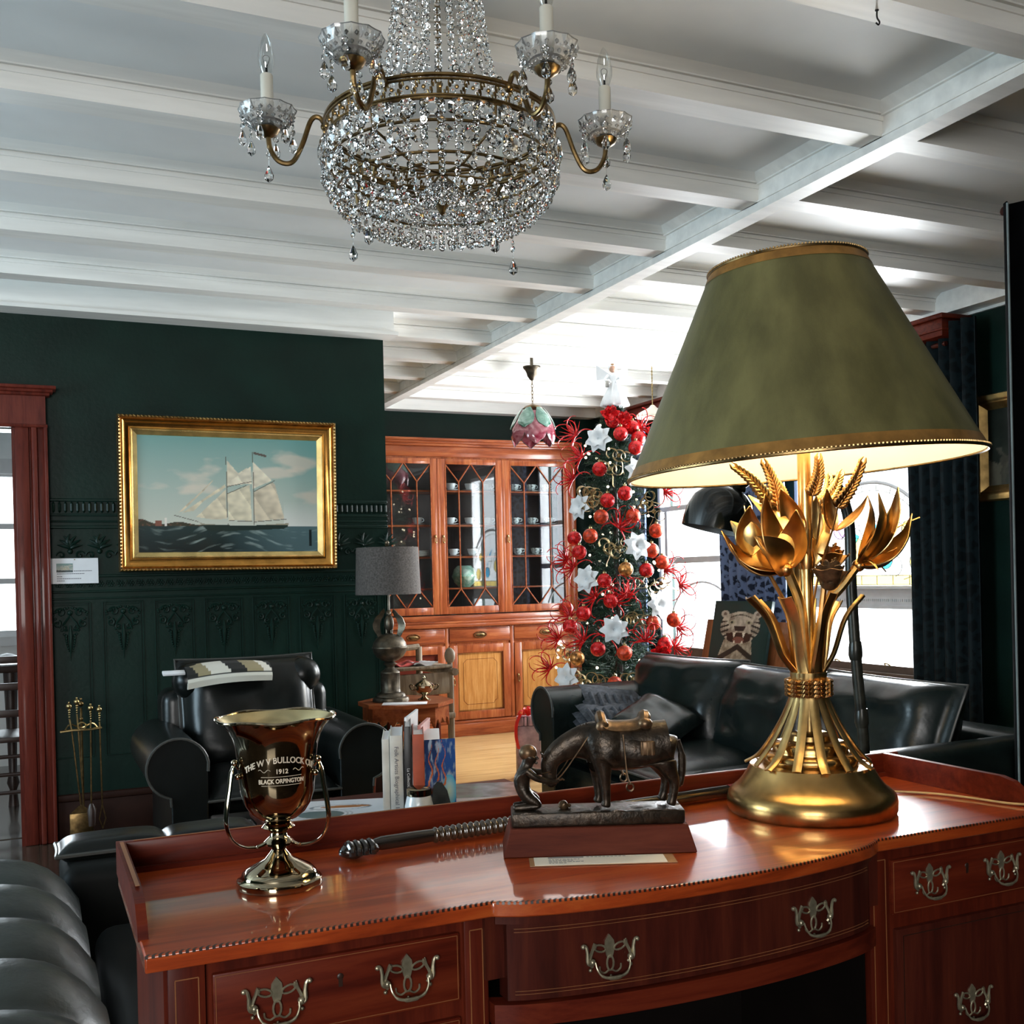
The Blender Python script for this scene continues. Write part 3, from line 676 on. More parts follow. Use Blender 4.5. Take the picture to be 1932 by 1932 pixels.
# wheat ears
for i, (u0, v0, z0, u1, v1, z1) in enumerate([(-.075, -.02, 1.437, -.150, -.05, 1.502), (-.052, .01, 1.430, -.076, .015, 1.512), (-.030, .03, 1.420, -.050, .04, 1.478), (.010, -.02, 1.445, .020, -.025, 1.515), (.044, .03, 1.43, .060, .045, 1.482), (.056, -.03, 1.42, .100, -.045, 1.507), (.032, .0, 1.425, .073, .01, 1.487)]):
    A = Vector((u0, v0, Z(z0))); E_ = Vector((u1, v1, Z(z1))); d = E_-A; t = d.normalized(); s = t.orthogonal().normalized(); s2 = t.cross(s); m = MB()
    n = 11
    sidev = t.cross(Vector((0, -1, 0))).normalized(); fr = t.cross(sidev)
    for q in range(n):
        c = A+d*(q/n); bend = sidev*.006*math.sin(q/n*PI)
        for sg in (-1, 1):
            for ff in (-1, 1):
                w_ = (1-.55*q/n)
                p0 = c+sidev*sg*.002+fr*ff*.002+bend; p1 = c+t*.011+sidev*sg*.0115*w_+fr*ff*.004*w_+bend; p2 = c+t*.020+sidev*sg*.0055*w_+fr*ff*.003*w_+bend
                m.tube([p0, (p0+p1)/2, p1, p2], [.0022, .0042*w_+.001, .0036*w_+.0008, .0008], 6)
    m.tube([A, A+d*.5+sidev*.006, E_], .003, 6)
    m.build('wheat_ear', GOLDR if i in (1, 3, 5) else GOLD, lamp, ang=70)
    MB().tube(cr([(0, 0, Z(1.16)), (u0*.35, v0*.4, Z(1.28)), (u0*.85, v0*.85, Z(1.38)), (u0, v0, Z(z0))], 5), .0022, 6).build('wheat_stalk', GOLDR, lamp)
# shade, slightly tilted
tilt = Matrix.Translation((-.004, 0, 0)) @ Matrix.Translation((0, 0, Z(1.5))) @ Euler((0, -math.radians(3.2), 0)).to_matrix().to_4x4() @ Matrix.Translation((0, 0, -Z(1.5)))
SHADE, nt, b_ = mk('olive_parchment_shade')
v = tc(nt, (6, 6, 1.2)); c_ = ramp(nt, nz(nt, v, 2.4, 4), [(.35, (.080, .072, .023)), (.65, (.150, .135, .048))]); nt.links.new(c_, b_.inputs['Base Color'])
b_.inputs['Roughness'].default_value = .38; bump(nt, b_, nz(nt, tc(nt, (60, 60, 14)), 6, 4), .25, .0015)
TRIMG = plain('gold_paper_trim', (.36, .18, .045), .35, .5, var=.2, scale=30)
zb, zt, rb, rt = Z(1.503), Z(1.900), .343, .152
def shr(z): return lerp(rb, rt, (z-zb)/(zt-zb))
MB(tilt).lathe([(shr(zb), zb), (shr(zt), zt)], 96, cap=False).build('lamp_shade', SHADE, lamp)
MB(tilt).lathe([(shr(zb)-.004, zb+.001), (shr(zt)-.004, zt-.001)], 96, cap=False).build('shade_lining', LAMPIN, lamp)
MB(tilt).lathe([(shr(zb)+.001, zb), (shr(zb+.024)+.001, zb+.024)], 96, cap=False).build('lower_trim', TRIMG, lamp)
MB(tilt).lathe([(shr(zt-.020)+.001, zt-.020), (shr(zt)+.001, zt)], 96, cap=False).build('upper_trim', TRIMG, lamp)
for nm, z, n in (('lower_beading', zb, 300), ('upper_beading', zt, 150)):
    m = MB(tilt); r = shr(z); m.tube([(r*math.cos(2*PI*q/96), r*math.sin(2*PI*q/96), z) for q in range(96)], .0035, 6, closed=True)
    for q in range(n):
        a = 2*PI*q/n; m.ball(((r+.0025)*math.cos(a), (r+.0025)*math.sin(a), z+.003), .0026, 5, 3)
    m.build(nm, BRASSD, lamp)
m = MB(tilt)
for q in range(3): m.tube([(0, 0, zt-.012), (rt*math.cos(2*PI*q/3), rt*math.sin(2*PI*q/3), zt-.003)], .002, 5)
m.tube([(0, 0, Z(1.54)), (0, 0, zt-.01)], .004, 6); m.ball((0, 0, zt+.006), .012, 10, 8); m.build('harp', BRASS, lamp)
m = MB(); m.ball((0, 0, Z(1.66)), .032, 16, 12, (1, 1, 1.3)); m.lathe([(.018, Z(1.545)), (.018, Z(1.61))], 12); m.build('light_bulb', emis('warm_bulb', (1, .80, .52), 9), lamp)
l = bpy.data.lights.new('lamp_glow', 'POINT'); l.energy = 6.5; l.color = (1, .82, .60); l.shadow_soft_size = .04
o = bpy.data.objects.new('lamp_glow', l); COL.objects.link(o); o.parent = lamp; o.location = (0, 0, Z(1.72))
m = MB(Matrix.Rotation(YAW, 4, 'Z') @ Matrix.Translation((-LX, -LY, -.8205)))
m.tube(cr([(1.56, 1.72, .824), (1.63, 1.745, .824), (1.70, 1.69, .824), (1.74, 1.62, .824), (1.768, 1.53, .824), (1.80, 1.475, .826), (1.838, 1.465, .815), (1.842, 1.462, .79), (1.842, 1.462, .74)], 8), .0024, 8)
m.build('power_cord', plain('clear_gold_cord', (.5, .36, .16), .3), lamp)

# ================================================================== TROPHY
CUX, CUY = .352, 1.695
cup = thing('trophy_cup', 'tall tarnished silver loving cup with three handles and engraved lettering, on the desk', 'trophy', (CUX, CUY, .8205), -YAW)
foot = [(.055, 0), (.0655, 0), (.067, .004), (.066, .010), (.060, .013), (.0585, .018), (.057, .021), (.050, .027), (.036, .034), (.022, .042), (.014, .052), (.011, .056), (.014, .060), (.022, .064), (.024, .068), (.019, .073), (.014, .077), (.013, .083), (.020, .088), (.026, .092), (.022, .097), (.016, .101), (.0, .102)]
MB().lathe(foot, 56, rf=lambda a, k: 1+(.028*abs(math.cos(4*a))-.014 if k < 9 else 0)).build('foot', SILVER, cup, ang=50)
bp = [(.018, .101), (.030, .106), (.043, .116), (.052, .130), (.0575, .148), (.0595, .165), (.061, .185), (.0625, .205), (.065, .222), (.069, .236), (.077, .250), (.087, .260), (.0925, .265)]
MB().lathe([(0, .100)]+bp, 72, cap=False).build('bowl', plain('dark_tarnished_silver', (.24, .19, .12), .07, 1, var=.15, scale=5), cup, ang=60)
MB().lathe([(0, .108)]+[(r-.0025, z+.0005) for r, z in bp[2:]], 72, cap=False).build('bowl_lining', SILVERIN, cup, ang=60)
MB().tube([(.0922*math.cos(2*PI*q/72), .0922*math.sin(2*PI*q/72), .2655+.0015*math.sin(6*PI*q/36)) for q in range(72)], .0026, 8, closed=True).build('rim', SILVER, cup)
for a in (math.radians(214), math.radians(349), math.radians(97)):
    ca, sa = math.cos(a), math.sin(a)
    P = cr([(r*ca, r*sa, z) for r, z in ((.063, .190), (.069, .196), (.074, .186), (.078, .16), (.083, .13), (.084, .105), (.076, .082), (.058, .068), (.036, .064), (.021, .068))], 5)
    m = MB(); m.tube(P, [.006]*10+[.0085]*15+[.0075]*21, 10, flat=.32, up=(ca, sa, .001)); m.ball((.069*ca, .069*sa, .200), .0055, 8, 6); m.ball((.064*ca, .064*sa, .178), .005, 8, 6); m.build('cup_handle', SILVER, cup, ang=60)
def on_bowl(txt, size, zc, a0, arc=0, xs=1.0, bold=0):
    vs, fs = text_mesh(txt, size, .0004, xs, bold); out = []
    for v in vs:
        z = zc+v.y+arc*(-(v.x/.04)**2)
        r = .0
        for (r0, z0_), (r1, z1_) in zip(bp, bp[1:]):
            if z0_ <= z <= z1_: r = lerp(r0, r1, (z-z0_)/(z1_-z0_)); break
        a = a0+v.x/.0625; out.append(((r+.0004+v.z)*math.cos(a), (r+.0004+v.z)*math.sin(a), z))
    return out, fs
ENG = plain('engraved_lines', (.80, .72, .58), .45, .3)
m = MB(); A0 = -PI/2+.34
for t_, s_, z_, ar, xs_ in (('THE W V BULLOCK CUP', .0135, .212-.006, .007, .85), ('1912', .010, .1885, 0, 1), ('BLACK ORPINGTON', .0095, .1735, .001, .85)):
    vs, fs = on_bowl(t_, s_, z_, A0, ar, xs_, .0002); m.add(vs, fs)
for zz, w1_ in ((.1805, .7), (.167, .7)):
    m.tube([((.0606+(.0006 if zz > .17 else 0))*math.cos(A0+t), (.0606+(.0006 if zz > .17 else 0))*math.sin(A0+t), zz) for t in [(-.5+q/20)*1.5*w1_ for q in range(21)]], .0004, 4)
for s in (-1, 1):
    m.tube([(.0625*math.cos(A0+s*(.28+.3*t)), .0625*math.sin(A0+s*(.28+.3*t)), .190+.0022*math.sin(t*9)) for t in [q/12 for q in range(13)]], .0004, 4)
m.build('engraving', ENG, cup, smooth=False)

# ================================================================== BRONZE STATUE
SX, SY = .900, 1.648
st = thing('bronze_statue', 'dark bronze statue of saddled horse lowering its head to a kneeling boy, on wooden plinth', 'sculpture', (SX, SY, .8205), -.40)
m = MB()
m.add([(x, y, z) for (x, y, z) in ((-.166, -.058, 0), (.166, -.058, 0), (.166, .058, 0), (-.166, .058, 0), (-.153, -.047, .046), (.153, -.047, .046), (.153, .047, .046), (-.153, .047, .046))], [(0, 1, 5, 4), (1, 2, 6, 5), (2, 3, 7, 6), (3, 0, 4, 7), (4, 5, 6, 7), (3, 2, 1, 0)])
PL = m.build('plinth', wood('statue_plinth_wood', (.060, .012, .007), (.095, .020, .010), (.12, .028, .014), 'x', .65, 0), st); md = PL.modifiers.new('bevel', 'BEVEL'); md.width = .0015
m = MB(); m.rbox(-.150, .150, -.040, .040, .046, .070, .004)
m.grid(40, 12, lambda a, b: (-.147+.294*a, -.038+.076*b, .0695+.005*noise.noise(Vector((a*9, b*3, 1.3)))+.003*noise.noise(Vector((a*24, b*8, 4)))), .003)
m.build('bronze_ground', BRONZE, st)
G = .072
hv = [(.085, 0, G+.105, .034, .036), (.040, 0, G+.103, .033, .037), (.005, 0, G+.108, .030, .036), (-.020, 0, G+.118, .019, .027), (-.050, 0, G+.106, .013, .021), (-.072, 0, G+.092, .010, .015), (-.084, 0, G+.074, .009, .013), (-.080, 0, G+.050, .0065, .009), (-.074, 0, G+.034, .0055, .0065),
      (.118, 0, G+.108, .030, .034), (.134, 0, G+.098, .020, .022)]
he = [(0, 1), (1, 2), (2, 3), (3, 4), (4, 5), (5, 6), (6, 7), (7, 8), (0, 9), (9, 10)]
def leg(vs, es, root, pts):
    p = root
    for q in pts: vs.append(q); es.append((p, len(vs)-1)); p = len(vs)-1
leg(hv, he, 2, [(.010, -.018, G+.085, .015, .015), (.013, -.020, G+.058, .009, .010), (.015, -.020, G+.034, .0065), (.016, -.020, G+.010, .0055), (.013, -.021, G+.001, .0085)])
leg(hv, he, 2, [(.006, .018, G+.085, .014, .015), (.004, .020, G+.058, .009), (.006, .020, G+.034, .0065), (.007, .020, G+.010, .0055), (.004, .021, G+.001, .0085)])
leg(hv, he, 9, [(.118, -.018, G+.080, .019, .020), (.126, -.021, G+.060, .011, .012), (.137, -.021, G+.044, .0075), (.131, -.021, G+.012, .0055), (.127, -.021, G+.001, .0085)])
leg(hv, he, 9, [(.112, .018, G+.080, .019, .020), (.119, .021, G+.060, .011, .012), (.130, .021, G+.044, .0075), (.122, .021, G+.012, .0055), (.118, .021, G+.001, .0085)])
hv = [v[:3]+tuple(r*(1.22 if i < 5 or 9 <= i <= 10 else 1.38) for r in v[3:]) for i, v in enumerate(hv)]
skin('horse', hv, he, BRONZE, st, 2)
m = MB()
m.tube(cr([(.146, 0, G+.112), (.153, 0, G+.085), (.152, 0, G+.05), (.147, 0, G+.03)], 5), [.005]*5+[.007]*5+[.006]*5+[.002], 8); m.build('horse_tail', BRONZE, st)
m = MB()
for i in range(14):
    t = i/13; x = lerp(-.012, -.078, t); z = lerp(G+.142, G+.094, t)+.006*math.sin(t*PI); m.tube([(x, 0, z-.006), (x-.003, -.002, z+.003), (x-.008, -.006, z-.008)], [.004, .0035, .001], 5)
for s in (-1, 1): m.tube([(-.084, s*.006, G+.080), (-.090, s*.009, G+.090), (-.096, s*.008, G+.097)], [.003, .004, .0008], 6)
m.build('mane', BRONZE, st)
m = MB()
for zz, x0, x1 in ((.064, -.096, -.070), (.045, -.087, -.068)): m.tube([(lerp(x0, x1, .5)+.012*math.cos(t), .0095*math.sin(t), G+zz+.004*math.cos(t)) for t in [2*PI*q/14 for q in range(14)]], .0012, 5, closed=True)
for s in (-1, 1): m.tube(cr([(-.078, s*.008, G+.044), (-.060, s*.016, G+.060), (-.035, s*.022, G+.095), (-.01, s*.020, G+.13)], 4), .0012, 5)
m.build('bridle', BRONZEH, st)
m = MB()   # saddle
m.grid(12, 12, lambda a, b: (.012+.070*a, .036*math.sin((b-.5)*2.1), G+.117+.029*math.cos((b-.5)*2.1)+.008*((a-.5)*2)**4+.004), .005)
m.tube(cr([(.012, -.018, G+.146), (.010, 0, G+.160), (.012, .018, G+.146)], 4), .009, 8); m.tube(cr([(.084, -.024, G+.142), (.088, -.010, G+.156), (.088, .010, G+.156), (.084, .024, G+.142)], 4), .010, 8)
m.ball((.086, -.026, G+.146), .013, 10, 8, (1, .8, .8)); m.ball((.012, -.022, G+.142), .012, 10, 8, (1, .7, 1))
m.build('saddle', BRONZEH, st)
m = MB(); m.rbox(.074, .100, -.044, -.034, G+.093, G+.118, .003); m.rbox(.074, .100, .034, .044, G+.093, G+.118, .003)
for q in range(3): m.box(.0765+q*.008, .079+q*.008, -.0452, -.034, G+.094, G+.117)
m.build('saddle_bag', BRONZEH, st)
m = MB()
for s in (-1, 1):
    m.tube(cr([(.045, s*.038, G+.130), (.047, s*.041, G+.10), (.050, s*.043, G+.062), (.055, s*.043, G+.045)], 4), .0035, 6, flat=.5); m.tube([(.055+.006*math.cos(t), s*.043, G+.040+.007*math.sin(t)) for t in [2*PI*q/10 for q in range(10)]], .0018, 5, closed=True)
    m.tube(cr([(.006, s*.030, G+.135), (.020, s*.037, G+.105), (.032, s*.037, G+.085)], 4), .0025, 5, flat=.5)
m.build('stirrup_leather', BRONZEH, st)
# boy: kneeling, facing the horse, arms stretched to its muzzle
bv = [(-.133, 0, G+.028, .012, .013), (-.134, 0, G+.048, .0115, .014), (-.128, 0, G+.066, .012, .0155), (-.120, 0, G+.076, .0055, .006), (-.115, -.001, G+.089, .0125, .0115), (-.112, -.001, G+.096, .010, .010)]
be = [(0, 1), (1, 2), (2, 3), (3, 4), (4, 5)]
leg(bv, be, 0, [(-.122, -.011, G+.020, .0085), (-.105, -.013, G+.011, .0065), (-.100, -.013, G+.006, .0058), (-.118, -.013, G+.004, .0052), (-.138, -.012, G+.003, .0045), (-.147, -.012, G+.003, .004)])
leg(bv, be, 0, [(-.122, .011, G+.021, .0085), (-.107, .013, G+.016, .0065), (-.102, .013, G+.010, .0058), (-.118, .013, G+.005, .0052), (-.138, .012, G+.003, .0045), (-.147, .012, G+.003, .004)])
leg(bv, be, 2, [(-.118, -.015, G+.066, .0062), (-.106, -.017, G+.055, .0048), (-.088, -.014, G+.049, .0042), (-.072, -.010, G+.047, .0034), (-.064, -.008, G+.049, .0036)])
leg(bv, be, 2, [(-.118, .013, G+.067, .006), (-.106, .013, G+.060, .0048), (-.095, .004, G+.062, .0042), (-.084, -.003, G+.058, .0036)])
bv = [v[:3]+tuple(r*1.35 for r in v[3:]) for v in bv]
skin('boy', bv, be, BRONZE, st, 2)
m = MB(); m.ball((-.118, 0, G+.097), .0155, 14, 10, (1.05, 1, .95), lambda v: 1+.04*noise.noise(v*5)); m.build('boy_hair', BRONZEH, st)
m = MB(); 
for s in (-1, 1): m.tube([(-.1035, s*.0045-.001, G+.091), (-.1025, s*.0045-.001, G+.091)], .0016, 6)
m.tube([(-.103, -.001, G+.090), (-.0995, -.001, G+.086), (-.103, -.001, G+.085)], .0014, 6); m.ball((-.104, -.001, G+.079), .003, 6, 4)
m.build('boy_face', BRONZE, st)
m = MB()
for (x, y, z) in ((-.064, -.008, G+.049), (-.084, -.003, G+.058)):
    for q in range(4): m.tube([(x, y-.003+.002*q, z), (x+.005, y-.004+.0024*q, z+.002), (x+.009-.001*abs(q-1.5), y-.004+.0026*q, z)], [.0013, .0012, .0008], 5)
    m.tube([(x-.001, y-.004, z+.001), (x+.003, y-.007, z+.003), (x+.006, y-.007, z+.002)], [.0014, .0012, .0009], 5)
m.build('boy_fingers', BRONZEH, st)
m = MB(); m.ball((-.058, -.005, G+.004), .009, 9, 7, (1, .8, 1), lambda v: 1+.25*noise.noise(v*3)); m.tube([(-.052, -.005, G+.005), (-.046, -.008, G+.003)], .003, 5); m.build('bronze_stone', BRONZEH, st)

# caption card in front of the plinth
RC = Matrix.Rotation(-.42, 4, 'Z')
cardo = thing('caption_card', 'cream printed caption card in brown sleeve lying before the statue plinth', 'card', (.865, 1.568, .8208), -.40)
MB().box(-.122, .122, -.030, .022, 0, .0009).build('card_sleeve', plain('brown_sleeve', (.35, .20, .10), .4), cardo)
MB().box(-.114, .106, -.028, .021, .0009, .0014).build('card_sheet', CREAM, cardo)
m = MB()
for i, (x0, L) in enumerate(((-.09, .05), (-.09, .042), (-.09, .055), (-.09, .03))):
    zq = .004-i*.0075
    x = x0
    while x < x0+L: wv = rnd.uniform(.003, .008); m.box(x, x+wv, zq, zq+.0022, .0014, .0016); x += wv+.0015
m.box(-.09, -.03, .0135, .018, .0014, .0016)
x = -.025
while x < .04: m.box(x, x+.005, .015, .017, .0014, .0016); x += .0068
m.build('printed_text', INK, cardo, smooth=False)

# carved black stick
stick = thing('walking_stick', 'carved black walking stick with spiral section and fist head, lying behind the statue', 'walking stick', (0, 0, 0))
A = Vector((.535, 1.795, .838)); Bq = Vector((1.35, 1.862, .838)); d = Bq-A
def onl(t): return A+d*t
m = MB(); m.tube([onl(0), onl(.02), onl(.10), onl(.14)], [.009, .0125, .0125, .0115], 12); m.tube([onl(.36), onl(.37), onl(.60), onl(.97), onl(.985)], [.0115, .0125, .012, .013, .010], 12); m.build('shaft', plain('black_polished_wood', (.012, .009, .007), .18, coat=.7), stick)
m = MB(); N = 130; pts = [onl(.14+.22*q/N) for q in range(N+1)]
m.tube(pts, [.0105+.0042*abs(math.sin(q/N*PI*15)) for q in range(N+1)], 14); m.build('spiral_carving', plain('dark_brown_carving', (.035, .022, .012), .14, coat=.9), stick)
m = MB(); m.ball((.497, 1.783, .8345), .017, 14, 10, (1.5, 1.0, .8), lambda v: 1+.12*noise.noise(v*3)); 
for q in range(4): m.tube(cr([(.487+.012*q, 1.790, .842), (.488+.012*q, 1.776, .849), (.490+.012*q, 1.763, .842), (.490+.012*q, 1.762, .831)], 4), .0065, 8)
m.tube(cr([(.515, 1.795, .840), (.530, 1.775, .842), (.532, 1.762, .836)], 4), .006, 8)
m.build('fist_head', plain('black_carved_fist', (.010, .008, .007), .15, coat=.8), stick)
m = MB(); m.tube([onl(.978), onl(1.0), onl(1.004)], [.0125, .0125, .009], 12); m.build('red_tip', plain('dark_red_tip', (.16, .008, .012), .3), stick)

# ================================================================== CHANDELIER
CH = (.85, 2.2)
ch = thing('chandelier', 'brass and crystal basket chandelier with candle arms hanging from the white ceiling', 'chandelier', (CH[0], CH[1], 0), -YAW)
m = MB(); R = .25
for z, r in ((2.292, .0045), (2.284, .003), (2.252, .003), (2.246, .0042)): m.tube([((R+.001)*math.cos(2*PI*q/96), (R+.001)*math.sin(2*PI*q/96), z) for q in range(96)], r, 6, closed=True)
for i in range(48):   # openwork scrolls
    a = 2*PI*i/48
    for s, ph in ((1, 0), (-1, PI)):
        m.tube([(R*math.cos(a+s*.012+.022*(1-t)*math.cos(7*t+ph)*1.0), R*math.sin(a+s*.012+.022*(1-t)*math.cos(7*t+ph)), 2.268+s*.006+.011*(1-t*.7)*math.sin(7*t+ph)) for t in [q/10 for q in range(11)]], .0019, 4)
    m.ball((R*1.004*math.cos(a+.065), R*1.004*math.sin(a+.065), 2.268), .0045, 6, 4)
m.build('openwork_band', BRASSD, ch)
m = MB()
for z, r in ((2.205, .245), (2.150, .225), (2.176, .10)): m.tube([(r*math.cos(2*PI*q/72), r*math.sin(2*PI*q/72), z) for q in range(72)], .0035, 6, closed=True)
for i in range(6): a = PI*i/3; m.tube([(.25*math.cos(a), .25*math.sin(a), 2.25), (.245*math.cos(a), .245*math.sin(a), 2.205), (.10*math.cos(a), .10*math.sin(a), 2.176), (0, 0, 2.19)], .003, 6)
m.tube([(0, 0, 2.14), (0, 0, 2.80)], .006, 8)
m.build('inner_frame', BRASSD, ch)
m = MB(); m.lathe([(0, 2.098), (.004, 2.100), (.007, 2.106), (.009, 2.112), (.016, 2.124), (.017, 2.134), (.012, 2.146), (.008, 2.150), (.012, 2.156), (.010, 2.166), (.004, 2.172)], 20, rf=lambda a, k: 1+.06*math.cos(8*a)); m.build('finial', BRASSD, ch)
m = MB(); m.lathe([(.0, 2.79), (.03, 2.79), (.06, 2.805), (.065, 2.82)], 24); m.build('ceiling_rose', BRASSD, ch)
m = MB(); m.lathe([(.045, 2.72), (.09, 2.735), (.085, 2.745), (.02, 2.76)], 24); m.build('crown', BRASSD, ch)
def bead(m, p, r, n, ax=None, flat=.62):
    n = Vector(n).normalized(); t = Vector((0, 0, 1)); t = (t-n*t.dot(n)); t = t.normalized() if t.length > .1 else n.orthogonal().normalized(); s = n.cross(t)
    vs = [Vector(p)+n*r*flat, Vector(p)-n*r*flat]; q = []
    for i in range(8):
        a = 2*PI*i/8+PI/8; q.append(Vector(p)+(t*math.cos(a)+s*math.sin(a))*r)
    # table facets front and back
    f1 = [Vector(p)+(v-Vector(p))*.45+n*r*flat*.8 for v in q]; f2 = [Vector(p)+(v-Vector(p))*.45-n*r*flat*.8 for v in q]
    vs = q+f1+f2
    fs = [(i, (i+1) % 8, 8+(i+1) % 8, 8+i) for i in range(8)]+[((i+1) % 8, i, 16+i, 16+(i+1) % 8) for i in range(8)]+[tuple(range(8, 16)), tuple(range(16, 24))[::-1]]
    m.add(vs, fs)
def along(P, step):
    P = cr(P, 10); L = [0]
    for a_, b_ in zip(P, P[1:]): L.append(L[-1]+(b_-a_).length)
    n = int(L[-1]/step); out = []; k_ = 0
    for i in range(n+1):
        s = L[-1]*i/n
        while k_ < len(L)-2 and L[k_+1] < s: k_ += 1
        out.append(P[k_].lerp(P[k_+1], (s-L[k_])/max(1e-9, L[k_+1]-L[k_])))
    return out
prof = [(.253, 0, 2.235), (.256, 0, 2.190), (.246, 0, 2.145), (.222, 0, 2.110), (.188, 0, 2.086), (.150, 0, 2.076), (.110, 0, 2.090), (.065, 0, 2.120), (.030, 0, 2.158)]
def strand_mesh(P, step, r0, r1, jit=.0):
    m = MB(); pts = along(P, step)
    for i, p in enumerate(pts):
        t = i/max(1, len(pts)-1); n_ = Vector((1, rnd.uniform(-.5, .5), rnd.uniform(-.5, .5)))
        bead(m, p, lerp(r0, r1, t)*rnd.uniform(.9, 1.1), n_)
    return m
variants = [strand_mesh(prof, .0165, .0095, .0055) for q in range(3)]
so = [v_.build('crystal_strand', CRYSTAL, None, smooth=False) for v_ in variants]
NB = 46
for i in range(NB):
    o = so[i] if i < 3 else so[i % 3].copy()
    if i >= 3: COL.objects.link(o)
    o.parent = ch; o.rotation_euler = (0, 0, 2*PI*i/NB)
tops = [(.246, 0, 2.297), (.185, 0, 2.315), (.140, 0, 2.36), (.116, 0, 2.43), (.102, 0, 2.52), (.090, 0, 2.62), (.082, 0, 2.74)]
so = [strand_mesh(tops, .0175, .0085, .0075).build('crystal_chain', CRYSTAL, None, smooth=False) for q in range(2)]
NT = 24
for i in range(NT):
    o = so[i] if i < 2 else so[i % 2].copy()
    if i >= 2: COL.objects.link(o)
    o.parent = ch; o.rotation_euler = (0, 0, 2*PI*i/NT+.05)
m = MB()          # large octagon crystals, 2 hung rows round the basket
for row, (r, z, n, s) in enumerate(((.262, 2.222, 32, .0215), (.257, 2.174, 32, .019))):
    q = MB(); bead(q, (r, 0, z), s, (1, 0, 0), flat=.35); first = q.build('octagon_crystal', CRYSTAL, ch, smooth=False)
    first.rotation_euler = (0, 0, row*.09)
    for i in range(1, n): c = first.copy(); COL.objects.link(c); c.rotation_euler = (0, 0, 2*PI*i/n+row*.09)
def drop_mesh(L=.05, s=1):
    m = MB()
    bead(m, (0, 0, -.008*s), .0065*s, (1, .2, 0)); bead(m, (0, 0, -.022*s), .0075*s, (.8, .6, 0))
    m.tube([(0, 0, .004), (0, 0, -L*.75)], .0006, 4)
    z0 = -L*.62
    m.lathe([(0, z0), (.004*s, z0-.006*s), (.0095*s, z0-.020*s), (.0085*s, z0-.029*s), (0, z0-.036*s)], 8)
    return m
dropo = drop_mesh().build('crystal_drop', CRYSTAL, None, smooth=False)
dropl = drop_mesh(.075, 1.05).build('crystal_drop', CRYSTAL, None, smooth=False)
used = [False, False]
def put_drop(parent, loc, big=0, rz=0):
    src = dropl if big else dropo
    if used[big]: o = src.copy(); COL.objects.link(o)
    else: o = src; used[big] = True
    o.parent = parent; o.location = loc; o.rotation_euler = (0, 0, rz); return o
for u, v_, z in ((-.150, -.10, 2.090), (.115, -.06, 2.078), (-.205, .05, 2.10), (.155, .12, 2.08)): put_drop(ch, (u, v_, z), 1)
def arm(i, first=[None]):
    a = math.radians(7.5+60*i)
    if first[0]:
        def cp(o, par):
            c = o.copy(); COL.objects.link(c); c.parent = par
            for q in o.children: cp(q, c)
            return c
        o = cp(first[0], ch); o.rotation_euler = (0, 0, a); return
    ar = MB().tube(cr([(.248, 0, 2.285), (.262, 0, 2.305), (.280, 0, 2.298), (.300, 0, 2.245), (.322, 0, 2.207), (.350, 0, 2.208), (.368, 0, 2.235), (.372, 0, 2.268)], 6), .0055, 8)
    ar.ball((.250, 0, 2.285), .010, 10, 8)
    ar = ar.build('light_arm', BRASSD, ch); ar.rotation_euler = (0, 0, a)
    MB().lathe([(.006, 2.258), (.020, 2.266), (.026, 2.276), (.018, 2.281), (.012, 2.284)], 24, (.372, 0, 0)).build('brass_cup', BRASSD, ar)
    m = MB(); m.lathe([(.016, 2.279), (.036, 2.284), (.052, 2.296), (.059, 2.312), (.061, 2.318), (.056, 2.318), (.048, 2.304), (.034, 2.292), (.016, 2.288)], 36, (.372, 0, 0), rf=lambda a, k: 1+(.035*math.cos(12*a) if k in (3, 4, 5) else 0))
    for q in range(20):
        for kk, (r, z) in enumerate(((.034, 2.283), (.046, 2.292), (.055, 2.304))):
            t = 2*PI*(q+.5*kk)/18; m.ball((.372+r*math.cos(t), r*math.sin(t), z-.001), .0055, 4, 2)
    m.build('glass_drip_pan', CUTG, ar, smooth=False)
    MB().lathe([(.0135, 2.282), (.0135, 2.392), (.012, 2.394), (.009, 2.394)], 20, (.372, 0, 0)).build('candle_tube', IVORY, ar)
    m = MB(); m.lathe([(.0075, 2.392), (.012, 2.400), (.0175, 2.418), (.018, 2.432), (.014, 2.456), (.007, 2.475), (.001, 2.484)], 20, (.372, 0, 0)); m.build('clear_bulb', BULB, ar)
    m = MB(); m.lathe([(.003, 2.394), (.002, 2.415)], 8, (.372, 0, 0)); m.tube(cr([(.370, 0, 2.413), (.365, 0, 2.430), (.372, 0, 2.436), (.379, 0, 2.430), (.374, 0, 2.413)], 4), .0006, 4); m.build('filament', IRON, ar)
    for q in range(6): t = 2*PI*q/6+.3; put_drop(ar, (.372+.054*math.cos(t), .054*math.sin(t), 2.298), 0, t)
    put_drop(ar, (.372, 0, 2.245), 1)
    first[0] = ar
for i in range(6): arm(i)

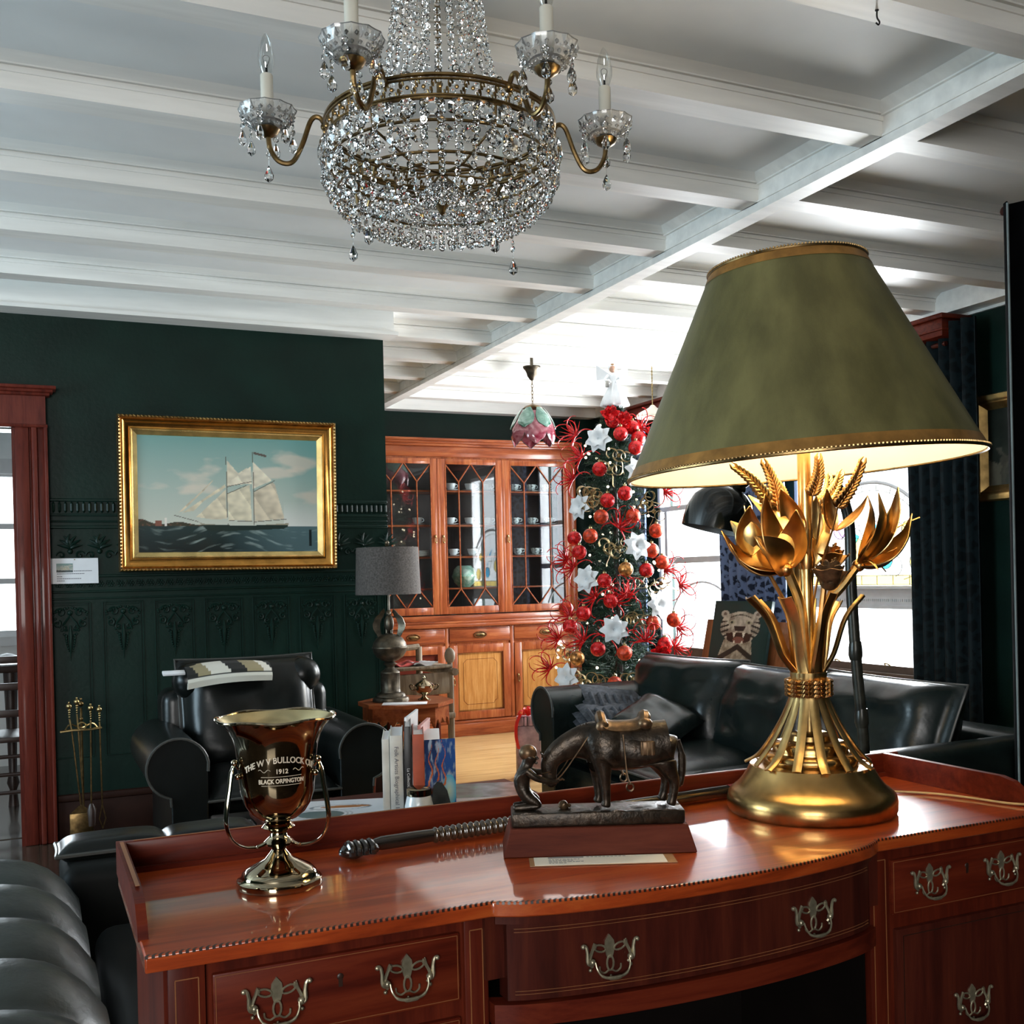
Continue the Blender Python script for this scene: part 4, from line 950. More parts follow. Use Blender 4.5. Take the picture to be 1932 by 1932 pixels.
# ================================================================== PENDANT LAMPS
PX, PY = 3.19, 6.62
pl = thing('pendant_lamp', 'tulip-shaped glass pendant with green leaves and pink petals hanging on a chain', 'pendant lamp', (PX, PY, 2.82)); pl.scale = (.92, .92, .9)
MB().lathe([(.012, 0), (.012, -.085), (.066, -.09), (.066, -.095), (.062, -.105), (.050, -.118), (.040, -.14), (.034, -.165), (.018, -.188), (.008, -.196), (0, -.2)], 28).build('ceiling_cup', EAGLEM, pl)
m = MB()
for i in range(7):
    z = -.20-.026*i
    m.tube([((.007*math.cos(t)) if i % 2 else 0, 0 if i % 2 else .007*math.cos(t), z-.012+.017*math.sin(t)) for t in [2*PI*q/12 for q in range(12)]], .0022, 5, closed=True)
m.build('chain', BRASSD, pl)
MB().lathe([(.01, -.375), (.03, -.385), (.060, -.395), (.072, -.408), (.070, -.415), (.02, -.412)], 28).build('gallery_ring', BRASSD, pl)
def gl_mat(n, c1, c2):
    m_, nt, b = mk(n); v = tc(nt, (3, 3, 3)); nt.links.new(ramp(nt, nz(nt, v, 4, 4, .6, 1.5), [(.35, c1), (.65, c2)]), b.inputs['Base Color'])
    b.inputs['Roughness'].default_value = .15; b.inputs['Transmission Weight'].default_value = .3; b.inputs['Coat Weight'].default_value = 1; return m_
GG = gl_mat('green_slag_glass', (.05, .20, .14), (.30, .55, .45)); PG = gl_mat('pink_slag_glass', (.28, .02, .05), (.65, .25, .30))
def tul(a0, half, z0, z1, rr, mat, name, tipdown, th=.004):
    n = 12
    def f(u, v):
        s = v; z = lerp(z0, z1, s); wd = half*(max(.02, math.sin(PI*min(1, .12+.80*s))))**.7*(1 if s < .82 else max(.12, (1-s)/.18)**.7); a = a0+(u-.5)*2*wd
        r = rr(z)+.004*math.cos((u-.5)*PI); return (r*math.cos(a), r*math.sin(a), z)
    o = MB().grid(10, n, f, th).build(name, mat, pl, ang=60)
    m = MB(); m.tube([f(0, q/n) for q in range(n+1)], .003, 5); m.tube([f(1, q/n) for q in range(n+1)], .003, 5); m.build('lead_edge', LEAD, o)
rt1 = lambda z: .06+.105*math.sin(max(0, min(1, (-z-.405)/.27))*PI*.62)**.8 if -z > .405 else .06
for i in range(6): tul(i*PI/3+.2, .56, -.44, -.695, lambda z: rt1(z)-.004, PG, 'pink_petal', 1)
for i in range(6): tul(i*PI/3+.72, .47, -.412, -.57, lambda z: rt1(z)+.006, GG, 'green_leaf', 1)

p2l = thing('pendant_lamp', 'cream scalloped glass pendant on thin chain beside the window curtains, partly behind lamp shade', 'pendant lamp', (4.20, 6.69, 2.82))
m = MB(); m.tube([(0, 0, 0), (0, 0, -.30)], .004, 6)
for i in range(12): m.ball((0, 0, -.02-.024*i), .007, 6, 4)
m.build('chain', BRASS, p2l)
MB().lathe([(.012, -.29), (.03, -.31), (.10, -.345), (.13, -.375), (.128, -.38), (.09, -.35), (.01, -.32)], 32, rf=lambda a, k: 1+.03*math.cos(10*a)).build('shade', plain('cream_glass', (.75, .70, .58), .3), p2l)

# ================================================================== SHIP PAINTING
def frame_part(name, w, h, bw, prof, mat, parent, y0=0):
    # mitred frame; prof = [(t, depth)] t from outer (0) to inner (1)
    m = MB(); n = len(prof)
    for (ax, sx, sz) in ((0, 1, 1), (1, 1, 1), (0, -1, -1), (1, -1, -1)): pass
    vs = []; cs = [(-1, -1), (1, -1), (1, 1), (-1, 1)]
    for cx_, cz_ in cs:
        for t, d in prof: vs.append((cx_*(w/2-bw*t), y0-d, cz_*(h/2-bw*t)))
    fs = []
    for c in range(4):
        for k_ in range(n-1): q = (c+1) % 4; fs.append((c*n+k_, q*n+k_, q*n+k_+1, c*n+k_+1))
    return m.add(vs, fs)
pic = thing('ship_painting', 'framed oil painting of a two-masted schooner in gilt frame on the green wall', 'painting', (1.008, 5.888, 1.776), 0)
pic.rotation_euler = (math.radians(1.6), math.radians(.25), 0)
W_, H_ = 1.150, .815
frame_part('f', W_, H_, .10, [(0, -.01), (0, .045), (.06, .058), (.14, .052), (.2, .03)], GOLD, pic).build('outer_moulding', plain('aged_gilt_frame', (.50, .30, .12), .33, 1, var=.25, scale=30), pic, ang=30)
frame_part('f', W_, H_, .10, [(.18, .032), (.26, .036), (.42, .022), (.58, .018), (.60, .024), (.66, .026), (.70, .020)], GOLDR, pic).build('cove_moulding', plain('warm_gilt_cove', (.62, .30, .07), .25, 1, var=.2), pic, ang=30)
frame_part('f', W_, H_, .10, [(.68, .022), (.72, .024), (.76, .016), (.98, .006), (1.0, .002), (1.02, .0)], GOLD, pic).build('inner_slip', plain('pale_gilt_slip', (.72, .54, .22), .3, .9, var=.15), pic, ang=30)
m = MB()
for s in (-1, 1):
    n = 62
    for i in range(n): x = -W_/2+.012+(W_-.024)*i/(n-1); m.ball((x, -.052, s*(H_/2-.009)), .008, 6, 4, (1.3, .8, .7)); m.tube([(x-.006, -.055, s*(H_/2-.004)), (x+.004, -.060, s*(H_/2-.012))], .003, 4)
    n = 44
    for i in range(n): z = -H_/2+.02+(H_-.04)*i/(n-1); m.ball((s*(W_/2-.009), -.052, z), .008, 6, 4, (.7, .8, 1.3)); m.tube([(s*(W_/2-.004), -.055, z-.006), (s*(W_/2-.012), -.060, z+.004)], .003, 4)
m.build('carved_leaf_edge', GOLD, pic)
m = MB()
for s in (-1, 1):
    for i in range(120): m.ball((-W_/2+.078+(W_-.156)*i/119, -.0255, s*(H_/2-.076)), .003, 5, 3)
    for i in range(84): m.ball((s*(W_/2-.076), -.0255, -H_/2+.078+(H_-.156)*i/83), .003, 5, 3)
m.build('bead_row', GOLDR, pic)
SA = [ # sails in picture coordinates (0..1, 0..1), from the photograph
 ([(.215, .345), (.415, .64), (.395, .60), (.30, .45), (.24, .355)], (.50, .42, .30)),
 ([(.235, .340), (.470, .590), (.475, .565), (.35, .44), (.30, .36)], (.52, .45, .32)),
 ([(.310, .305), (.475, .545), (.478, .290), (.40, .285)], (.55, .48, .35)),
 ([(.483, .80), (.545, .69), (.60, .745), (.600, .60), (.483, .575)], (.56, .50, .38)),
 ([(.484, .60), (.618, .755), (.620, .60), (.484, .585)], (.60, .54, .42)),
 ([(.484, .51), (.585, .575), (.610, .595), (.618, .275), (.486, .280)], (.55, .49, .36)),
 ([(.630, .790), (.735, .63), (.625, .555)], (.60, .54, .42)),
 ([(.630, .525), (.740, .615), (.752, .60), (.805, .295), (.636, .27)], (.50, .43, .32))]
MAST = [((.478, .83), (.483, .24)), ((.628, .88), (.632, .24)), ((.19, .32), (.32, .265)), ((.484, .51), (.59, .585)), ((.630, .53), (.75, .63)), ((.48, .57), (.62, .62)), ((.49, .275), (.62, .27)), ((.63, .265), (.815, .29))]
HULL = [(.325, .26), (.36, .245), (.50, .235), (.64, .235), (.83, .255), (.825, .225), (.80, .205), (.60, .19), (.42, .185), (.37, .19)]
def ship(u, v):
    n1 = noise.fractal(Vector((u*5, v*7, 1)), 1, 2, 4); n2 = noise.noise(Vector((u*16, v*60, 3))); n3 = noise.fractal(Vector((u*3.2+4, v*6, 7)), 1, 2, 4)
    hz = .225
    if v > hz:
        t = (v-hz)/(1-hz); c = mixc((.42, .42, .36), (.12, .24, .22), t**.9)
        c = mixc(c, (.10, .30, .28), max(0, (u-.75)*2)*t)
        for (cx_, cy_, rx, ry) in ((.25, .66, .09, .055), (.43, .72, .07, .05), (.10, .55, .13, .06), (.84, .82, .16, .05), (.27, .55, .10, .04), (.95, .5, .14, .07), (.72, .70, .1, .05)):
            q = 1-math.hypot((u-cx_)/rx/1.25, (v-cy_)/ry/1.3)+n3*1.3+n1*.5; c = mixc(c, (.50, .43, .35), max(0, min(.7, q*.9)))
        if u > .8: c = mixc(c, (.62, .62, .62), max(0, min(.5, (.45-v)*2)))
        if u < .37 and v < hz+.055*(.6+.4*math.sin(u*30+1)+.3*n1)*(1-u/.42)+.008: c = (.035, .030, .018) if noise.noise(Vector((u*60, v*60, 0))) < .3 else (.10, .05, .03)
        if .09 < u < .125 and v < hz+.05: c = (.16, .06, .04)
        if abs(u-.147) < .005 and v < hz+.07: c = (.55, .50, .45)
    else:
        t = v/hz; c = mixc((.003, .007, .007), (.012, .026, .026), t)
        wv = noise.fractal(Vector((u*7, v*30+2*math.sin(u*9), 2)), 1, 2, 3); c = mixc(c, (.20, .24, .22), max(0, wv-.25)*1.6*(.5+u)); c = mixc(c, (.16, .26, .28), max(0, u-.45)*.8)
        if abs(u-.955) < .008 and .05 < v < .20: c = (.01, .015, .015)
    for k_, (P, col) in enumerate(SA):
        if inpoly(u, v, P):
            g = .75+.5*((u*7+v*3+k_*.3) % 1)*.5+.25*noise.noise(Vector((u*25, v*25, k_))); c = tuple(x*g for x in col)
    if inpoly(u, v, HULL): c = (.012, .022, .018) if v < .238 else (.25, .22, .16)
    for A_, B_ in MAST:
        if segd(u*1.55, v, (A_[0]*1.55, A_[1]), (B_[0]*1.55, B_[1])) < .0026: c = (.05, .035, .02)
    if .632 < u < .705 and abs(v-(.872-(u-.632)*.35)) < .010: c = (.08, .06, .05)
    return c
PAINT = vcol_mat('oil_paint', .3, .7)
o = painted('canvas', W_-.196, H_-.196, 260, 170, lambda u, v: tuple(min(.9, x*1.5) for x in ship(u, v)), PAINT, pic); o.location = (0, -.002, 0)

cw = thing('museum_label', 'white printed label with tiny ship picture pinned between door frame and ship painting', 'label', (.219, 5.918, 1.380))
MB().box(-.113, .113, -.001, .001, -.065, .065).build('label_sheet', PAPER, cw)
m = MB(); y_ = -.0018
for x0, L, z in ((-.005, .085, -.002), (-.085, .125, -.016), (-.085, .025, -.030), (-.085, .11, -.041), (-.085, .035, -.052)):
    x = x0
    while x < x0+L: wv = rnd.uniform(.004, .009); m.box(x, x+wv, y_, -.001, z, z+.0035); x += wv+.0018
m.build('printed_text', INK, cw, smooth=False)
o = painted('printed_picture', .078, .045, 40, 24, ship, PAINT, cw); o.location = (-.048, -.0022, .016)
MB().ball((0, -.003, .058), .003, 8, 5).build('pin', BRASS, cw)

# ================================================================== LANDSCAPE PAINTING on the right wall
p3 = thing('landscape_painting', 'small dark landscape in a gold frame, partly hidden by the near-black drape', 'painting', (4.787, 3.98, 1.935), PI/2*-1)
frame_part('f', .64, .58, .085, [(0, -.01), (0, .02), (.1, .045), (.35, .04), (.5, .03), (.6, .034), (.8, .018), (1, .006)], GOLD, p3).build('frame', plain('dull_gold_frame', (.42, .27, .10), .35, .9, var=.3), p3, ang=25)
def land(u, v):
    n1 = noise.fractal(Vector((u*5, v*5, 9)), 1, 2, 4); c = mixc((.035, .040, .030), (.015, .018, .014), v)
    if v < .32+.05*n1: c = mixc((.20, .17, .12), (.05, .05, .04), .5+n1)
    if abs(u-.2+.1*n1) < .05 and v < .5: c = (.09, .08, .06)
    return tuple(max(0, x*(1+.5*n1)) for x in c)
o = painted('canvas', .48, .42, 60, 52, land, PAINT, p3); o.location = (0, -.004, 0)

# ================================================================== UPHOLSTERY HELPERS
def pillow(cx, cy_, cz, w, d, h, rot=(0, 0, 0), pinch=.25, n=14, sag=0, seed=0, wr=.02):
    """cushion lying in its own xy plane (w x d) with thickness h"""
    M = Matrix.Translation((cx, cy_, cz)) @ Euler(rot).to_matrix().to_4x4(); m = MB(M)
    def pt(u, v, s):
        x, y = u*2-1, v*2-1; k_ = ((1-x**4)*(1-y**4)); k_ = max(0, k_)**.42
        px = x*(1-pinch*.12*(1-abs(y)**2)*abs(x)**3) ; py = y*(1-pinch*.12*(1-abs(x)**2)*abs(y)**3)
        z = s*h/2*k_; z += wr*h*noise.fractal(Vector((x*2.2+seed, y*2.2, s*3)), 1, 2, 3)*k_
        return (px*w/2, py*d/2, z-sag*(1-x*x)*.5)
    m.grid(n, n, lambda u, v: pt(u, v, 1)); m.grid(n, n, lambda u, v: pt(u, v, -1)); return m
def piping(m_, w, d, M, r=.006, pinch=.25):
    P = []
    for q in range(64):
        t = q/64*4; s_ = int(t); f = (t-s_)*2-1
        x, y = ((f, -1), (1, f), (-f, 1), (-1, -f))[s_]
        px = x*(1-pinch*.12*(1-abs(y)**2)*abs(x)**3); py = y*(1-pinch*.12*(1-abs(x)**2)*abs(y)**3); P.append(M @ Vector((px*w/2, py*d/2, 0)))
    return MB().tube(P, r, 6, closed=True)
def cushion(name, cx, cy_, cz, w, d, h, rot, mat, parent, pipe=None, **k_):
    o = pillow(cx, cy_, cz, w, d, h, rot, **k_).build(name, mat, parent, ang=80)
    md = o.modifiers.new('weld', 'WELD'); md.merge_threshold = .0005
    sd = o.modifiers.new('sub', 'SUBSURF'); sd.levels = 1; sd.render_levels = 1
    if pipe:
        M = Matrix.Translation((cx, cy_, cz)) @ Euler(rot).to_matrix().to_4x4(); piping(None, w, d, M).build('piping', pipe, o)
    return o
def rolled_arm(x0, y0, y1, top, R, side, base=.0, post=.14, n=20):
    """arm running along +y from y0 (front) to y1; roll leans outwards to `side`; x0 = inner face"""
    P = [(x0, base)]
    cx_ = x0+side*(post*.35); cz = top-R
    P.append((x0, cz-.02))
    st_, en = (PI-.15, -PI*.42)
    for q in range(n+1): a = lerp(st_, en, q/n); P.append((cx_+side*(R*math.cos(a))+side*R*.55, cz+R*math.sin(a)))
    P.append((x0+side*post, cz-R*1.25)); P.append((x0+side*post, base))
    return P, cx_+side*R*.55, cz
def arm_obj(parent, x0, y0, y1, top, R, side, mat, name='arm', post=.14):
    P, ax, az = rolled_arm(x0, y0, y1, top, R, side, post=post)
    m = MB(); m.prism(P if side < 0 else P, y0, y1, 'y'); 
    # domed front face
    o = m.build(name, mat, parent, ang=35); md = o.modifiers.new('bevel', 'BEVEL'); md.width = .006; md.segments = 2; md.limit_method = 'ANGLE'; md.angle_limit = math.radians(50)
    MB().tube([(p[0], y0-.002, p[1]) for p in P[1:-1]], .006, 6).build('arm_piping', PIPE, o); return o

# ================================================================== ARMCHAIR
ac = thing('armchair', 'black leather rolled-arm club chair against the green embossed wall', 'armchair', (.955, 4.62, 0))
arm_obj(ac, -.285, 0, .78, .655, .125, -1, LEATH, post=.15); arm_obj(ac, .285, 0, .78, .655, .125, 1, LEATH, post=.15)
m = MB(); m.rbox(-.29, .29, .04, .80, .05, .32, .03); m.rbox(-.40, .40, .62, .86, .05, .80, .06, 4); m.build('frame', LEATH, ac)
cushion('seat_cushion', 0, .30, .38, .57, .62, .19, (0, 0, 0), LEATH, ac, PIPE)
cushion('back_cushion', 0, .60, .66, .66, .58, .28, (math.radians(74), 0, 0), LEATH, ac, PIPE, wr=.08)
for s in (-1, 1): MB().ball((s*.27, .60, .84), .085, 16, 12, (1.0, .9, 1.0)).build('back_wing', LEATH, ac)
for x in (-.36, .36):
    for y in (.05, .75): MB().lathe([(.022, 0), (.03, .05)], 12, (x, y, 0)).build('foot', MAHZ, ac)
# woven blanket folded over the chair back
NAV, nt, b_ = mk('woven_wool'); a_ = nt.nodes.new('ShaderNodeVertexColor'); a_.layer_name = 'paint'; nt.links.new(a_.outputs[0], b_.inputs['Base Color']); b_.inputs['Roughness'].default_value = .9
bump(nt, b_, nz(nt, tc(nt), 150, 3), .4, .002)
def blanket(u, v):
    s = v*1.0
    if v < .30: return (.62, .60, .52)
    if v < .33: return (.02, .02, .018)
    k_ = int((v-.33)/.67*7); off = (k_ if k_ < 4 else 7-k_)*.022
    x = (u+off) % 1
    if x < .12 or .50 < x < .70: return (.012, .012, .010)
    if .12 <= x < .27 or .70 <= x < .90: return (.30, .25, .14)
    return (.66, .63, .55)
mb = MB()
def bl(u, v):
    x = lerp(-.20, .185, u); d = v
    pts = [(-.095, .825), (-.097, .85), (-.075, .880), (-.01, .902), (.09, .906), (.16, .900)]
    t = d*(len(pts)-1); i = min(int(t), len(pts)-2); f = t-i; y = lerp(pts[i][0], pts[i+1][0], f); z = lerp(pts[i][1], pts[i+1][1], f)
    return (x+.01*d, y+.005*math.sin(u*7), z+.012*math.sin(u*PI)-.02*(1-u)*(1-d))
mb.grid(120, 60, bl, .012)
o = mb.build('woven_blanket', NAV, None, ang=70); tag(o, 'folded cream, tan and black zigzag woven blanket on the back of the armchair', 'blanket')
ca = o.data.color_attributes.new('paint', 'FLOAT_COLOR', 'POINT'); n_ = 121*61
for i in range(len(o.data.vertices)):
    q = i % n_; c = blanket((q % 121)/120, (q//121)/60); ca.data[i].color = (*c, 1)
o.location = (.85, 5.13, .012)
solo('folded_paper', MB().rbox(-.05, .05, -.02, .02, 0, .012, .003), PAPER, 'small white folded paper tucked at the armchair back beside the blanket', 'paper', loc=(.60, 5.12, .885), rot=(.3, .0, 0))

# ================================================================== FIREPLACE TOOLS
fs_ = thing('fireplace_tool_stand', 'tarnished brass fireside companion stand beside the doorway frame', 'tool stand', (.222, 5.68, 0))
MB().rbox(-.07, .07, -.05, .05, 0, .03, .008).lathe([(.03, .03), (.012, .06), (.007, .09)], 14).build('base', BRASSD, fs_)
m = MB(); m.tube([(0, 0, .03), (0, 0, .70)], .006, 8); m.ball((0, 0, .645), .010); m.ball((0, 0, .72), .014); m.ball((0, 0, .744), .006); m.build('post', BRASSD, fs_)
m = MB(); m.tube([(-.098, -.035, .592), (-.04, -.04, .597), (.04, -.04, .595), (.092, -.035, .600)], .006, 6); m.tube(cr([(-.075, -.035, .60), (-.05, -.03, .625), (0, -.02, .605), (.05, -.03, .625), (.075, -.035, .60)], 5), .004, 6); m.tube([(.018*math.cos(t), -.045, .615+.018*math.sin(t)) for t in [2*PI*q/16 for q in range(16)]], .004, 6, closed=True); m.build('tool_rail', BRASS, fs_)
for i, (dx, top_, kind, bx) in enumerate(((-.055, .715, 'shovel', -.012), (-.02, .735, 'poker', .0), (.042, .700, 'brush', .035), (.082, .690, 'tongs', .085))):
    t_ = thing('fire_%s' % kind, {'shovel': 'brass-handled fire shovel with square blade leaning in the fireside stand', 'poker': 'brass-handled poker with the tallest ball knob in the fireside stand', 'brush': 'brass-handled hearth brush hanging in the fireside stand, second from armchair', 'tongs': 'brass-handled fire tongs hanging nearest the armchair in the fireside stand'}[kind], 'fire tool', (.222, 5.645, 0), 0, 'fireside tools')
    m = MB(); m.ball((dx, 0, top_), .014, 10, 8); m.ball((dx, 0, top_+.018), .005, 8, 5)
    for q in range(4): m.ball((dx, 0, top_-.020-.011*q), .0065-.0006*q, 8, 5)
    m.tube([(dx, 0, top_-.06), (lerp(dx, bx, .2), 0, .60)], .0045, 6); m.build('handle', BRASS, t_)
    m = MB(); m.tube([(lerp(dx, bx, .2), 0, .60), (bx, 0, .22)], .004, 6); m.build('rod', BRASSD, t_)
    if kind == 'shovel': m = MB(); m.rbox(bx-.055, bx+.055, -.012, 0, .07, .19, .008); m.prism([(bx-.05, .19), (bx+.05, .19), (bx+.01, .225), (bx-.01, .225)], -.01, -.002, 'y'); m.build('blade', BRASSD, t_)
    elif kind == 'brush': m = MB(); m.lathe([(.02, .12), (.024, .2), (.01, .23)], 12, (bx, 0, 0)); m.build('bristles', EBONY, t_)
    elif kind == 'tongs': m = MB(); m.tube([(bx, 0, .22), (bx-.015, 0, .15), (bx, 0, .10)], .003, 6); m.tube([(bx, 0, .22), (bx+.015, 0, .15), (bx, 0, .10)], .003, 6); m.build('claws', BRASSD, t_)
    else: m = MB(); m.tube([(bx, 0, .22), (bx, 0, .10)], [.004, .001], 6); m.build('point', BRASSD, t_)

# ================================================================== SIDE TABLE, EAGLE LAMP
TX, TY = 1.87, 5.66
TX = 1.90
stb = thing('side_table', 'octagonal mahogany side table with scalloped apron between armchair and glazed cabinet', 'table', (TX, TY, 0))
m = MB(); m.prism([(.265*math.cos(PI/8+PI/4*q), .265*math.sin(PI/8+PI/4*q)) for q in range(8)], .60, .622, 'z'); m.build('top', CABX, stb, ang=20)
m = MB()
for q in range(8):
    a0, a1 = PI/8+PI/4*q, PI/8+PI/4*(q+1); A_ = Vector((.24*math.cos(a0), .24*math.sin(a0))); B_ = Vector((.24*math.cos(a1), .24*math.sin(a1)))
    prv = []; n = 10
    for i in range(n+1):
        t = i/n; p = A_.lerp(B_, t); zz = .50+.035*math.sin(t*PI*3)**2 if 0 < t < 1 else .48; prv.append((p, zz))
    vs = [(p.x, p.y, .60) for p, z in prv]+[(p.x, p.y, z) for p, z in prv]+[(p.x*.94, p.y*.94, .60) for p, z in prv]+[(p.x*.94, p.y*.94, z) for p, z in prv]
    N1 = n+1; fs = []
    for i in range(n): fs += [(i, i+1, N1+i+1, N1+i), (2*N1+i+1, 2*N1+i, 3*N1+i, 3*N1+i+1), (N1+i, N1+i+1, 3*N1+i+1, 3*N1+i), (i+1, i, 2*N1+i, 2*N1+i+1)]
    m.add(vs, fs)
m.build('scalloped_apron', CABX, stb)
for q in range(4): a = PI/4+PI/2*q; MB().tube([(.19*math.cos(a), .19*math.sin(a), .60), (.20*math.cos(a), .20*math.sin(a), .3), (.23*math.cos(a), .23*math.sin(a), 0)], [.018, .013, .016], 8).build('leg', MAHZ, stb)
solo('paper_leaflet', MB().rbox(-.12, .12, -.05, .05, 0, .004, .001), PAPER, 'white leaflet lying on the octagonal side table in front of the eagle lamp', 'leaflet', loc=(1.84, 5.50, .6225), rot=(0, 0, -.4))
el = thing('table_lamp', 'bronze eagle and urn table lamp with grey linen drum shade on the side table', 'lamp', (1.82, 5.68, .6225), -YAW)
def E_(z): return z-.6225
MB().lathe([(.100, 0), (.102, .008), (.098, .020), (.082, .026), (.080, .036), (.070, .046), (.060, .050)], 36).build('base', EAGLEM, el)
m = MB(); m.lathe([(.056, .05), (.054, .06), (.050, .066), (.050, .152), (.054, .158), (.05, .164), (.034, .176), (.022, .188), (.026, .196), (.038, .206), (.03, .214), (.02, .218)], 36, rf=lambda a, k: 1+(.07*math.cos(18*a) if k in (2, 3) else 0)); m.build('fluted_column', EAGLEM, el, ang=70)
MB().lathe([(.02, .216), (.045, .226), (.075, .246), (.092, .275), (.094, .292), (.098, .296), (.098, .303), (.094, .307), (.090, .325), (.072, .350), (.042, .368), (.02, .374)], 40).build('urn', EAGLEM, el)
m = MB(); m.ball((0, 0, .43), .030, 14, 10, (.9, .9, 1.7)); m.ball((0, -.005, .487), .018, 12, 8, (.9, 1, 1.05)); m.tube([(0, -.018, .488), (.003, -.032, .484), (.003, -.034, .476)], [.007, .005, .001], 6)
for s in (-1, 1): m.tube([(s*.012, -.005, .40), (s*.014, -.012, .375)], [.010, .006], 6)
m.tube([(0, .015, .40), (0, .03, .36)], [.018, .012], 6); m.build('eagle_body', EAGLEM, el, ang=70)
for s in (-1, 1):
    m = MB(); m.grid(8, 12, lambda u, v, s=s: (s*(.018+.062*math.sin(v*PI*.9+.1)*(.35+.65*u)+.02*v), .012-.012*u, .492-.125*v+.02*u*(1-v)-.02*u*v+.004*math.sin(v*26)), .006); m.build('eagle_wing', EAGLEM, el, ang=70)
m = MB(); m.tube([(0, 0, .49), (0, 0, .85)], .006, 8); m.ball((0, 0, .880), .012, 10, 8); m.lathe([(.005, .86), (.014, .868), (.004, .874)], 10); m.build('lamp_rod', EAGLEM, el)
LINEN, nt, b_ = mk('grey_linen'); v = tc(nt, (1, 1, 1)); wv = nt.nodes.new('ShaderNodeTexWave'); wv.inputs['Scale'].default_value = 90; wv.bands_direction = 'Z'; wv.inputs['Distortion'].default_value = 1.5; nt.links.new(v, wv.inputs[0])
nt.links.new(ramp(nt, nz(nt, v, 120, 2), [(.3, (.055, .047, .043)), (.7, (.13, .115, .105))]), b_.inputs['Base Color']); b_.inputs['Roughness'].default_value = .9; bump(nt, b_, wv.outputs['Fac'], .3, .002)
MB().lathe([(.172, E_(1.475)), (.181, E_(1.215))], 56, cap=False).build('lamp_shade', LINEN, el)
MB().lathe([(.169, E_(1.474)), (.178, E_(1.216))], 56, cap=False).build('shade_lining', LAMPIN, el)
sb = thing('sugar_bowl', 'small lidded silver bowl with two handles on the octagonal side table', 'bowl', (1.995, 5.62, .6225), -.4)
MB().lathe([(.035, 0), (.037, .004), (.020, .012), (.010, .022), (.014, .030), (.035, .040), (.052, .058), (.056, .075), (.058, .080)], 28).build('bowl', SILVER, sb)
MB().lathe([(.056, .081), (.045, .092), (.020, .108), (.008, .116), (.009, .124), (.003, .136), (0, .138)], 28).build('lid', SILVER, sb)
for s in (-1, 1): MB().tube(cr([(s*.050, 0, .055), (s*.072, 0, .060), (s*.080, 0, .080), (s*.066, 0, .086), (s*.056, 0, .078)], 4), .0035, 6).build('handle', SILVER, sb)

# ================================================================== RUSTIC CHAIR
RW = wood('weathered_chair_wood', (.14, .10, .07), (.26, .20, .14), (.36, .30, .22), 'z', .6, .1)
rc = thing('wooden_chair', 'weathered pale wooden armchair with red and white cloth behind the octagonal side table', 'chair', (2.18, 6.55, 0), .15)
for x in (-.2, .24):
    for y in (-.2, .22): MB().tube([(x, y, 0), (x, y, .84 if y > 0 else .68)], .022, 10).build('leg', RW, rc)
MB().rbox(-.22, .26, -.23, .24, .40, .44, .01).build('seat', RW, rc)
MB().tube([(-.2, .22, .82), (.24, .22, .84)], .020, 8).build('top_rail', RW, rc)
MB().tube([(-.2, .22, .60), (.24, .22, .60)], .016, 8).build('back_rail', RW, rc)
m = MB(); m.ball((.24, -.2, .80), .035, 10, 8, (1, 1, 1.5)); m.tube([(.24, .24, .70), (.24, -.27, .70)], .024, 8); m.tube([(.24, -.2, .68), (.24, -.2, .80)], .018, 8); m.build('arm_rail', RW, rc)
m = MB(); m.tube([(-.2, .24, .70), (-.2, -.27, .70)], .024, 8); m.build('arm_rail', RW, rc)
MB().rbox(-.2, .24, -.215, -.185, .56, .70, .008).build('front_panel', RW, rc)
solo('small_tray', MB().rbox(-.24, .24, -.2, .2, 0, .02, .008), RW, 'pale wooden tray laid across the weathered chair arms', 'tray', loc=(2.19, 6.52, .725), rot=(0, 0, .15))
m = MB(); m.grid(16, 12, lambda u, v: ((u-.5)*.22, (v-.5)*.2, .012+.018*noise.noise(Vector((u*4, v*4, 0)))+.01*math.sin(u*9)), .006)
solo('striped_cloth', m, plain('red_white_cloth', (.45, .06, .05), .85, var=.9, scale=9), 'crumpled red cloth lying on the pale tray behind the eagle lamp', 'cloth', loc=(2.14, 6.48, .748))
solo('striped_napkin', MB().grid(10, 10, lambda u, v: ((u-.5)*.16, (v-.5)*.14, .01+.012*math.sin(u*8+v*3)), .006), PAPER, 'crumpled white napkin beside the red cloth on the pale tray', 'napkin', loc=(2.28, 6.44, .748))

# ================================================================== LEATHER SOFA under the windows (faces -x)
sf = thing('leather_sofa', 'long black leather sofa with loose back cushions below the bright windows', 'sofa', (3.0, 4.0, 0), 0)
# local axes: x towards windows, y along the sofa.
def arm_x(parent, y_in, x0, x1, top, R, side, mat, post=.16):
    P, ax, az = rolled_arm(y_in, 0, 0, top, R, side, post=post)
    m = MB(); m.prism(P, x0, x1, 'x'); o = m.build('arm', mat, parent, ang=35)
    md = o.modifiers.new('bevel', 'BEVEL'); md.width = .006; md.segments = 2; md.limit_method = 'ANGLE'; md.angle_limit = math.radians(50)
    MB().tube([(x0-.002, p[0], p[1]) for p in P[1:-1]], .006, 6).build('arm_piping', PIPE, o); return o
arm_x(sf, 1.03, -.50, .48, .70, .13, 1, LEATHG); arm_x(sf, -1.03, -.50, .48, .665, .13, -1, LEATHG)
m = MB(); m.rbox(-.44, .50, -1.05, 1.05, .06, .30, .03); m.rbox(.34, .55, -1.15, 1.2, .06, .66, .05, 3); m.build('frame', LEATHG, sf)
for y in (-.52, .52): cushion('seat_cushion', -.06, y, .375, .86, 1.03, .17, (0, 0, 0), LEATHG, sf, PIPE)
